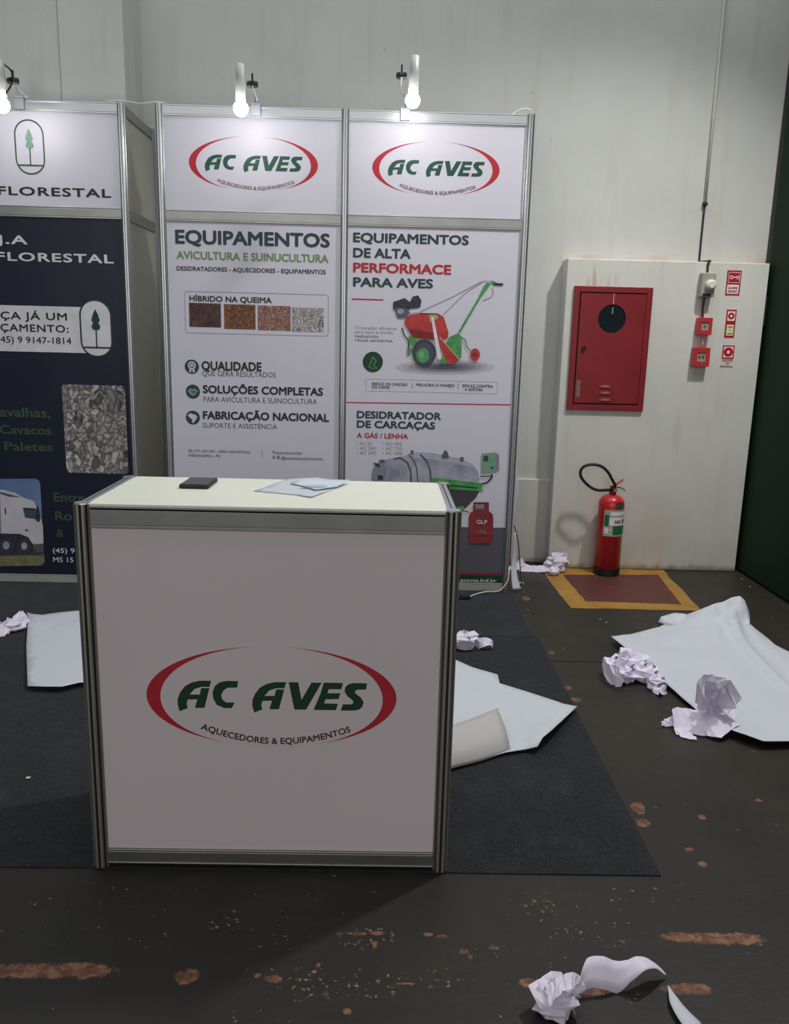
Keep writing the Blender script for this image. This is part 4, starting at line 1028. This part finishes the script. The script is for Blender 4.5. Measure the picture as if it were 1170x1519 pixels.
def sheet(name, outline, inner, label, m=M_paper, group=None, res=.035, z0=.0, thick=.0006, base=0.0, cat='paper', creases=()):
    """paper sheet: outline/inner are (px, py, height); heights blended smoothly between the given points"""
    ctl = [(onz(x, y, z+base), z) for x, y, z in outline]
    out2 = [Vector((p.x, p.y)) for p, z in ctl]
    def dens(c3, closed):
        r_ = []
        m_ = len(c3) if closed else len(c3)-1
        for i in range(m_):
            (p, z), (q_, z2) = c3[i], c3[(i+1) % len(c3)]; n = max(1, int((q_-p).length/.03))
            r_ += [(p.lerp(q_, k/n), z+(z2-z)*k/n) for k in range(n)]
        return r_+([] if closed else [c3[-1]])
    ctl = dens(ctl, True)
    ctl += [(onz(x, y, z+base), z) for x, y, z in inner]
    for cr in creases: ctl += dens([(onz(x, y, z+base), z) for x, y, z in cr], False)
    dense = []
    for i, p in enumerate(out2):
        q_ = out2[(i+1) % len(out2)]; n = max(1, int((q_-p).length/res))
        for k in range(n): dense.append(p.lerp(q_, k/n))
    pts = list(dense); nb = len(dense)
    xs_ = [p.x for p in dense]; ys_ = [p.y for p in dense]
    def inside(x, y):
        c_ = False; j = nb-1
        for i in range(nb):
            if (dense[i].y > y) != (dense[j].y > y) and x < (dense[j].x-dense[i].x)*(y-dense[i].y)/(dense[j].y-dense[i].y)+dense[i].x: c_ = not c_
            j = i
        return c_
    x = min(xs_)
    while x < max(xs_):
        y = min(ys_)
        while y < max(ys_):
            xx, yy = x+random.uniform(-.2, .2)*res, y+random.uniform(-.2, .2)*res
            if inside(xx, yy) and min((Vector((xx, yy))-d).length for d in dense) > res*.45: pts.append(Vector((xx, yy)))
            y += res
        x += res
    r = delaunay_2d_cdt(pts, [(i, (i+1) % nb) for i in range(nb)], [], 1, 1e-5)
    bm = B(); vs = []
    for p in r[0]:
        sw = sz = 0
        for cpt, z in ctl:
            d2 = (cpt.x-p.x)**2+(cpt.y-p.y)**2; w_ = 1/(d2+1e-5)**1.6; sw += w_; sz += w_*z
        h = sz/sw + .0015*(noise.noise(Vector((p.x*9, p.y*9, len(name))))+.6)
        vs.append(bm.verts.new((p.x, p.y, base+max(.0012, h))))
    for f in r[2]:
        try: bm.faces.new([vs[i] for i in f])
        except ValueError: pass
    bmesh.ops.recalc_face_normals(bm, faces=bm.faces[:])
    if sum(f.normal.z for f in bm.faces) < 0: bmesh.ops.reverse_faces(bm, faces=bm.faces[:])
    o = obj(name, bm, m, smooth=True)
    if label: tag(o, label, cat, group)
    sd = o.modifiers.new('s', 'SOLIDIFY'); sd.thickness = thick; sd.offset = 1
    return o
ZT = ZC
sheet('paper_sheet', [(376, 729, 0), (428, 711, .003), (470, 709, .004), (488, 712, 0), (505, 722, 0), (462, 738, .002), (440, 735, 0)], [(440, 724, .004)], 'white paper sheet spread on the counter top, left edge pointing at the phone', M_paper, res=.03, base=ZT, group='loose papers on the counter')
b2 = sheet('paper_sheet', [(430, 717, .004), (448, 711, .008), (520, 713, .006), (500, 722, .003), (468, 727, .003)], [], 'small folded paper lying on top of the larger sheet on the counter', mat('paper_cool', (206, 216, 226), rough=.7), res=.03, base=ZT+.003, group='loose papers on the counter')
a, b_ = onz(447, 723, ZT+.009), onz(486, 722, ZT+.009)
bm = B(); d = Vector((b_.x-a.x, b_.y-a.y, 0)); n_ = Vector((-d.y, d.x, 0)).normalized()*.01
z9 = Vector((0, 0, ZT+.0125)); 
f = bm.faces.new([bm.verts.new(Vector((p.x, p.y, 0))+z9) for p in (a, b_, b_+n_, a+n_)]); f.normal_update()
obj('printed_strip', bm, mat('strip_teal', (126, 160, 160), rough=.6), b2)

# ------------------------------------------------------------------ papers on the floor
ZCp = .005
o = sheet('poster_sheet', [(40, 908, .012), (47, 911, .012), (62, 912, .004), (85, 909, .01), (112, 906, .012), (165, 905, .01), (170, 1010, .01), (118, 1013, .022), (92, 1019, .026), (64, 1019, .022), (41, 1018, .020), (39, 960, .012), (41, 925, .012)],
      [(62, 926, .022), (72, 934, -.002), (90, 928, .024), (80, 960, .012), (100, 980, .014)], 'large white paper sheet lying flat on the carpet left of the counter', res=.04, base=ZCp, group='big white sheets on the floor')
o = sheet('poster_sheet', [(600, 950, .0), (676, 979, .005), (700, 990, .008), (738, 1001, .012), (741, 1014, .012), (790, 1029, .012), (835, 1044, .014), (856, 1048, .022), (838, 1065, .035), (820, 1082, .05), (805, 1094, .052), (797, 1108, .03), (780, 1112, .012), (752, 1116, .012), (676, 1136, .012), (600, 1150, .01)],
      [(700, 1030, .02), (750, 1060, .012), (790, 1070, .02), (720, 1100, .012), (690, 1015, .012), (825, 1062, .03)], 'large white paper sheet on the carpet with a curled back edge, right of the counter', res=.04, base=ZCp, group='big white sheets on the floor')
# its rolled-back flap
bm = B(); n, k_ = 14, 10; G = []
for i in range(n+1):
    t_ = i/n; bl = Vector((600, 1162)).lerp(Vector((757, 1113)), t_) ; tl = Vector((600, 1092)).lerp(Vector((738, 1050)), t_)
    if t_ > .5: bl.y += 2*math.sin((t_-.5)*2*PI)
    tl.y += 5*math.sin(t_*PI)
    row = []
    for j in range(k_+1):
        s_ = j/k_; z = .010+.075*s_+.012*math.sin(s_*PI); q_ = bl.lerp(tl, s_); p = onz(q_.x+3*math.sin(s_*PI)*t_, q_.y+2*math.sin(PI*s_), ZCp+z); row.append(bm.verts.new(p))
    G.append(row)
for i in range(n):
    for j in range(k_): bm.faces.new((G[i][j], G[i+1][j], G[i+1][j+1], G[i][j+1]))
fo = obj('curled_flap', bm, mat('paper_shaded', (186, 184, 182), rough=.75, var=.01), o, smooth=True); sd = fo.modifiers.new('s', 'SOLIDIFY'); sd.thickness = .0008  # same white paper, its shaded side put into a greyer colour

o = sheet('poster_sheet', [(906, 944, .035), (935, 941, .02), (978, 930, .012), (1018, 912, .05), (1050, 900, .12), (1085, 886, .17), (1097, 884, .18), (1104, 890, .16), (1111, 908, .10), (1112, 926, .055), (1130, 940, .02), (1150, 957, .015), (1172, 968, .01), (1230, 1000, .01), (1240, 1095, .02), (1172, 1100, .03), (1132, 1100, .035), (1105, 1090, .04), (1070, 1078, .03), (1040, 1060, .02), (1000, 1025, .02), (968, 998, .025), (940, 972, .035)],
      [(1000, 960, .02), (1040, 1000, .012), (1110, 1050, .015), (1150, 1060, .02), (1030, 930, .05)],
      'very large crumpled white sheet on the bare floor by the green gate', res=.025, base=0,
      creases=[[(1097, 884, .18), (1080, 905, .125), (1064, 926, .075), (1045, 951, .035), (1027, 962, .018)], [(1086, 913, .10), (1094, 940, .062), (1115, 966, .045), (1140, 992, .035), (1163, 1020, .018)],
               [(1100, 905, .085), (1078, 922, .045), (1066, 938, .03)], [(1103, 925, .05), (1118, 958, .02), (1145, 985, .012), (1172, 1012, .008)], [(1078, 938, .035), (1098, 968, .022), (1130, 1000, .008), (1156, 1026, .004)]], group='big white sheets on the floor')
bm_pts = [(976, 923, .02), (980, 915, .045), (1000, 909, .06), (1018, 911, .06), (1020, 925, .03), (995, 930, .02)]
sm = sheet('folded_corner', bm_pts, [(998, 917, .065)], None, res=.03)
sm.parent = o; sm.matrix_parent_inverse = Matrix.Identity(4)

def crumple(bm, c, r, seed, n=13, squash=(1, 1, .8), rough=.45):
    """sheet wadded into a ball: a grid wrapped round and jittered so every cell is a facet"""
    rnd = random.Random(seed); g = []
    for i in range(n+1):
        row = []
        for j in range(n+1):
            th = PI*(.03+.94*i/n); phi = 2*PI*1.06*j/n
            d = Vector((math.sin(th)*math.cos(phi), math.sin(th)*math.sin(phi), math.cos(th)))
            k = noise.noise(d*1.7+Vector((seed, 0, 0)))*.5+noise.noise(d*4+Vector((0, seed, 0)))*.35
            rr = r*(.82+rough*k+rnd.uniform(-1, 1)*rough*.42)
            row.append(bm.verts.new(Vector(c)+Vector((d.x*squash[0], d.y*squash[1], d.z*squash[2]))*rr))
        g.append(row)
    for i in range(n):
        for j in range(n):
            q_ = (g[i][j], g[i+1][j], g[i+1][j+1], g[i][j+1])
            if rnd.random() < .5: bm.faces.new((q_[0], q_[1], q_[2])); bm.faces.new((q_[0], q_[2], q_[3]))
            else: bm.faces.new((q_[0], q_[1], q_[3])); bm.faces.new((q_[1], q_[2], q_[3]))
def ribbon(bm, pts, side, width, n=6, jit=0.0, seed=1):
    """strip of paper: spine through pts, 'side' vectors give its width direction at every point"""
    rnd = random.Random(seed)
    sp = spline(pts, n); m_ = len(pts)-1
    vs = []
    for i, p in enumerate(sp):
        u = i/(len(sp)-1)*m_; k = min(int(u), m_-1); f_ = u-k
        s_ = Vector(side[k]).lerp(Vector(side[k+1]), f_); w_ = width[k]*(1-f_)+width[k+1]*f_
        s_ = s_.normalized()*w_/2; row = []
        for t_ in (-1, -.33, .33, 1): row.append(bm.verts.new(p+s_*t_+Vector((rnd.uniform(-jit, jit), rnd.uniform(-jit, jit), rnd.uniform(-jit, jit)))))
        vs.append(row)
    for a, b in zip(vs, vs[1:]):
        for k in range(3): bm.faces.new((a[k], b[k], b[k+1], a[k+1]))
def ground(bm, z):
    m_ = min(v.co.z for v in bm.verts)
    for v in bm.verts: v.co.z += z-m_
def wad(bm, label, z, m=M_bond):
    for v in bm.verts: v.co.z = max(v.co.z, z)
    o = obj('crumpled_paper', bm, m); tag(o, label, 'paper', 'crumpled papers on the floor')
    sd = o.modifiers.new('s', 'SOLIDIFY'); sd.thickness = .0005
    return o
Z = Vector((0, 0, 1)); Xv = Vector((1, 0, 0)); Yv = Vector((0, 1, 0))
# 1 elongated wad by the big sheet
bm = B(); 
for (x, y), r_, sd_ in (((912, 995), .075, 3), ((935, 990), .085, 4), ((955, 1003), .07, 5), ((972, 1014), .05, 6), ((925, 1005), .06, 9)):
    p = onz(x, y+8, 0); crumple(bm, (p.x, p.y, r_*.62), r_, sd_, 9, (1, .8, .72), .62)
a = onz(905, 1012, .01); ribbon(bm, [onz(925, 1010, .05), onz(905, 1000, .05), onz(893, 985, .06)], [Z, Z+Yv*.5, Z], [.05, .09, .06], 4, .006)
ribbon(bm, [onz(960, 1014, .02), onz(975, 1024, .02), onz(988, 1024, .02)], [Z, Yv, Z], [.05, .06, .03], 4, .006, 3)
wad(bm, 'long wad of crumpled thin paper against the left edge of the largest sheet', .002)
# 2 standing wad on the big sheet, with trailing glove-shaped strip
bm = B(); c = onz(1062, 1085, .05)
rnd = random.Random(5)
def fan(bm, base, tips, seed):
    rnd = random.Random(seed); n = len(tips); rows = []
    for i, tp in enumerate(tips):
        row = []
        for k in range(7):
            t_ = k/6; p = Vector(base).lerp(Vector(tp), t_)+Vector((rnd.uniform(-1, 1), rnd.uniform(-1, 1), rnd.uniform(-.5, .5)))*.010
            p += Vector((0, (-1)**i*.022*math.sin(t_*PI), 0)); row.append(bm.verts.new(p))
        rows.append(row)
    for a, b in zip(rows, rows[1:]):
        for k in range(6): bm.faces.new((a[k], b[k], b[k+1], a[k+1]))
ybase = onz(1062, 1072, .04); Yp = ybase.y
def at(px, py): return ony(px, py, Yp)
fan(bm, at(1058, 1064), [at(1036, 1052), at(1031, 1012), at(1043, 1001), at(1058, 999), at(1064, 1014), at(1071, 1009), at(1088, 1011), at(1098, 1037), at(1078, 1060)], 8)
for v in bm.verts: pass
bm2n = len(bm.verts)
fan(bm, at(1060, 1068)+Vector((0, .03, 0)), [at(1040, 1050)+Vector((0, .04, 0)), at(1038, 1020)+Vector((0, .05, 0)), at(1055, 1008)+Vector((0, .045, 0)), at(1080, 1015)+Vector((0, .05, 0)), at(1092, 1040)+Vector((0, .04, 0))], 12)
crumple(bm, at(1060, 1062)+Vector((0, .02, 0)), .035, 21, 8, (1.3, 1, .7), .6)
ribbon(bm, [onz(1092, 1062, .06), onz(1062, 1072, .055), onz(1040, 1072, .04), onz(1012, 1072, .03), onz(999, 1074, .03)], [Yv+Z*.5, Yv+Z*.6, Yv+Z*.7, Yv+Z, Yv+Z], [.08, .13, .11, .13, .12], 5, .004, 2)
ribbon(bm, [onz(1002, 1068, .04), onz(992, 1071, .02), onz(981, 1073, .02)], [Yv+Z, Yv+Z, Yv+Z], [.05, .035, .02], 4, .003, 4)
ribbon(bm, [onz(1005, 1086, .012), onz(1020, 1090, .012), onz(1033, 1095, .012)], [Yv+Z*.3, Yv+Z*.3, Yv+Z*.3], [.05, .05, .015], 4, .002, 5)
wad(bm, 'upright fan of crumpled paper with trailing strip on the lower edge of the largest sheet', .006)
# 3 beside counter
bm = B(); p = onz(692, 962, ZCp)
crumple(bm, (p.x-.01, p.y, .05), .062, 31, 10, (1.3, .8, .75), .6); crumple(bm, (p.x-.09, p.y+.02, .045), .05, 35, 8, (1.2, .8, .8), .6)
ribbon(bm, [onz(706, 957, .02), onz(716, 953, .04), onz(727, 952, .045), onz(731, 958, .02)], [Z, Z+Yv, Z+Yv, Z], [.06, .05, .035, .03], 4, .002, 6)
ribbon(bm, [onz(678, 950, .06), onz(684, 941, .07), onz(694, 942, .08), onz(700, 950, .06)], [Yv, Yv+Z*.3, Yv, Yv], [.06, .04, .04, .05], 4, .003, 7)
wad(bm, 'crumpled paper on the carpet beside the right post of the counter', ZCp+.001)
# 4 at wall, with strip
bm = B(); p = Vector((1.965, 3.13, 0))
crumple(bm, (p.x, p.y, .07), .085, 41, 11, (.95, .55, .9), .65); crumple(bm, (p.x-.04, p.y-.08, .03), .045, 43, 8, (1, .8, .7), .6)
ribbon(bm, [(1.93, 3.12, .05), (1.86, 3.12, .025), (1.79, 3.13, .02), (1.725, 3.14, .025), (1.69, 3.15, .03)], [Z+Yv*.8, Z+Yv, Z+Yv, Z+Yv*.5, Z+Yv*.5], [.07, .05, .05, .08, .03], 5, .002, 9)
ribbon(bm, [(1.66, 3.12, .015), (1.71, 3.14, .05), (1.73, 3.15, .085)], [Xv, Xv, Xv], [.09, .07, .01], 4, .001, 9)
wad(bm, 'crumpled paper with a long tail by the foot of the wall left of the extinguisher', .003)
# 5 left edge
bm = B(); 
ribbon(bm, [onz(-40, 950, .02), onz(-5, 938, .03), onz(15, 928, .04), onz(30, 918, .05), onz(41, 924, .02)], [Yv+Z*.6, Yv+Z, Yv*.7+Z, Yv+Z*.8, Yv+Z*.3], [.12, .10, .09, .09, .05], 6, .010, 12)
p = onz(18, 936, ZCp); crumple(bm, (p.x, p.y, .03), .05, 52, 9, (1.5, .8, .6), .6)
wad(bm, 'twisted paper scrap on the carpet at the left edge, touching the flat white sheet', ZCp+.001)
# 6 foreground ball + ribbon
bm = B(); p = onz(822, 1503, 0)
crumple(bm, (p.x, p.y, .042), .060, 62, 12, (1.0, .85, .82), .42)
ribbon(bm, [onz(812, 1478, .08), onz(832, 1460, .10), onz(850, 1455, .10), onz(857, 1470, .06), onz(850, 1492, .03)], [Yv+Z*.2, Yv, Yv+Z*.5, Xv+Z*.3, Yv], [.05, .04, .035, .04, .05], 6, .002, 6)
wad(bm, 'tight ball of crumpled paper at the bottom edge of the photo', .002)
bm = B(); rb = [onz(846, 1498, .015), onz(853, 1470, .035), onz(872, 1444, .05), onz(895, 1443, .05), onz(915, 1449, .035), onz(933, 1440, .048), onz(952, 1429, .062), onz(970, 1431, .045), onz(988, 1446, .010)]
ribbon(bm, rb, [Xv+Z*.8, Xv*.6+Yv*.4+Z, Yv+Z*1.5, Yv+Z*1.8, Yv+Z*1.9, Yv+Z*.9, Yv+Z*.1, Yv*.8-Z*.2, Yv*.5+Xv*.2], [.03, .045, .062, .07, .068, .045, .04, .035, .004], 8, 0, 3)
o = obj('paper_strip', bm, M_bond, smooth=True); tag(o, 'curling paper ribbon arched over the floor beside the paper ball in the foreground', 'paper'); sd = o.modifiers.new('s', 'SOLIDIFY'); sd.thickness = .0005
for v in o.data.vertices: v.co.z = max(v.co.z, .0015)
bm = B(); ribbon(bm, [onz(991, 1462, .012), onz(999, 1483, .015), onz(1012, 1503, .014), onz(1030, 1524, .010)], [Xv+Yv*.5, Xv+Yv*.6, Xv+Yv*.6, Xv+Yv*.6], [.002, .026, .036, .046], 6)
o = obj('paper_strip', bm, M_paper, smooth=True); tag(o, 'narrow pointed paper sliver at the bottom edge, right of the curling ribbon', 'paper'); sd = o.modifiers.new('s', 'SOLIDIFY'); sd.thickness = .0005

# strip of tape hanging at the right post foot, and a small curl
bm = B(); xp = pr+.045; ribbon(bm, [(pr+.046, YS+.02, .36), (pr+.046, YS+.02, .2), (pr+.05, YS-.005, .10), (pr+.066, YS-.03, .02)], [Xv+Yv*.2, Xv, Xv+Yv*.3, Xv+Yv*.4], [.008, .03, .04, .055], 6)
o = obj('paper_strip', bm, M_paper, smooth=True); tag(o, 'torn paper strip leaning at the foot of the right aluminium post of the poster wall', 'paper'); sd = o.modifiers.new('s', 'SOLIDIFY'); sd.thickness = .0005
bm = B(); ribbon(bm, spline([(pr+.040, YS+.035, .40), (pr+.068, YS+.03, .30), (pr+.088, YS+.02, .14), (pr+.1, YS-.02, .03), (pr+.115, YS-.04, .004)], 3), [Xv]*13, [.006]*13, 3)
o = obj('dark_strap', bm, M_rubber); tag(o, 'thin black strap hanging beside the torn strip at the right post foot', 'strap'); sd = o.modifiers.new('s', 'SOLIDIFY'); sd.thickness = .001
bm = B(); c = onz(773, 870, .012); pts = [Vector((c.x+.018*math.cos(a), c.y, .022+.017*math.sin(a))) for a in [.5+k*.45 for k in range(11)]]
ribbon(bm, pts, [Yv]*11, [.02]*11, 2)
o = obj('paper_curl', bm, M_paper, smooth=True); tag(o, 'tiny curled paper scrap on the floor just right of the poster wall foot', 'paper'); sd = o.modifiers.new('s', 'SOLIDIFY'); sd.thickness = .0005
# white film bulging behind the right post
bm = B(); ribbon(bm, [(pr+.022, YS+.05, 1.36), (pr+.028, YS+.055, 1.1), (pr+.026, YS+.055, .8), (pr+.036, YS+.055, .6), (pr+.026, YS+.055, .4)], [Xv]*5, [.004, .03, .015, .045, .004], 6)
o = obj('paper_backing', bm, M_paper, smooth=True); tag(o, 'narrow white backing paper bulging out behind the right post of the poster wall', 'paper'); sd = o.modifiers.new('s', 'SOLIDIFY'); sd.thickness = .0008

# crumb on the carpet, chips on the floor
def chip(px, py, r_, label, m, z=0, grp=None, name='debris_chip'):
    p = onz(px, py, z); bm = B(); crumple(bm, (p.x, p.y, z+r_*.35), r_, int(px), 5, (1, .8, .4), .5)
    for v in bm.verts: v.co.z = max(v.co.z, z+.0005)
    o = obj(name, bm, m); tag(o, label, 'debris', grp)
mcrumb = mat('crumb', (216, 212, 176), rough=.8)
chip(42, 1155, .011, 'pale yellowish crumb on the dark carpet left of the counter', mcrumb, ZCp, name='crumb')
for k, (px, py, r_) in enumerate(((899, 924, .008), (890, 919, .007), (1112, 871, .008), (1100, 859, .007), (884, 857, .006), (835, 962, .005), (783, 905, .005))):
    chip(px, py, r_, ['whitish chip on the bare floor in front of the painted square', 'small flat chip just left of the whitish chip before the painted square', 'pale chip near the green gate, the closer of two', 'pale chip near the green gate, the one nearer the wall',
        'tiny white speck inside the red painted field', 'tiny pale chip beside the carpet edge', 'tiny pale chip off the far end of the carpet edge'][k], mat('chip_pale', (190, 186, 176), rough=.8), .0025 if k == 4 else 0, 'pale chips on the floor')
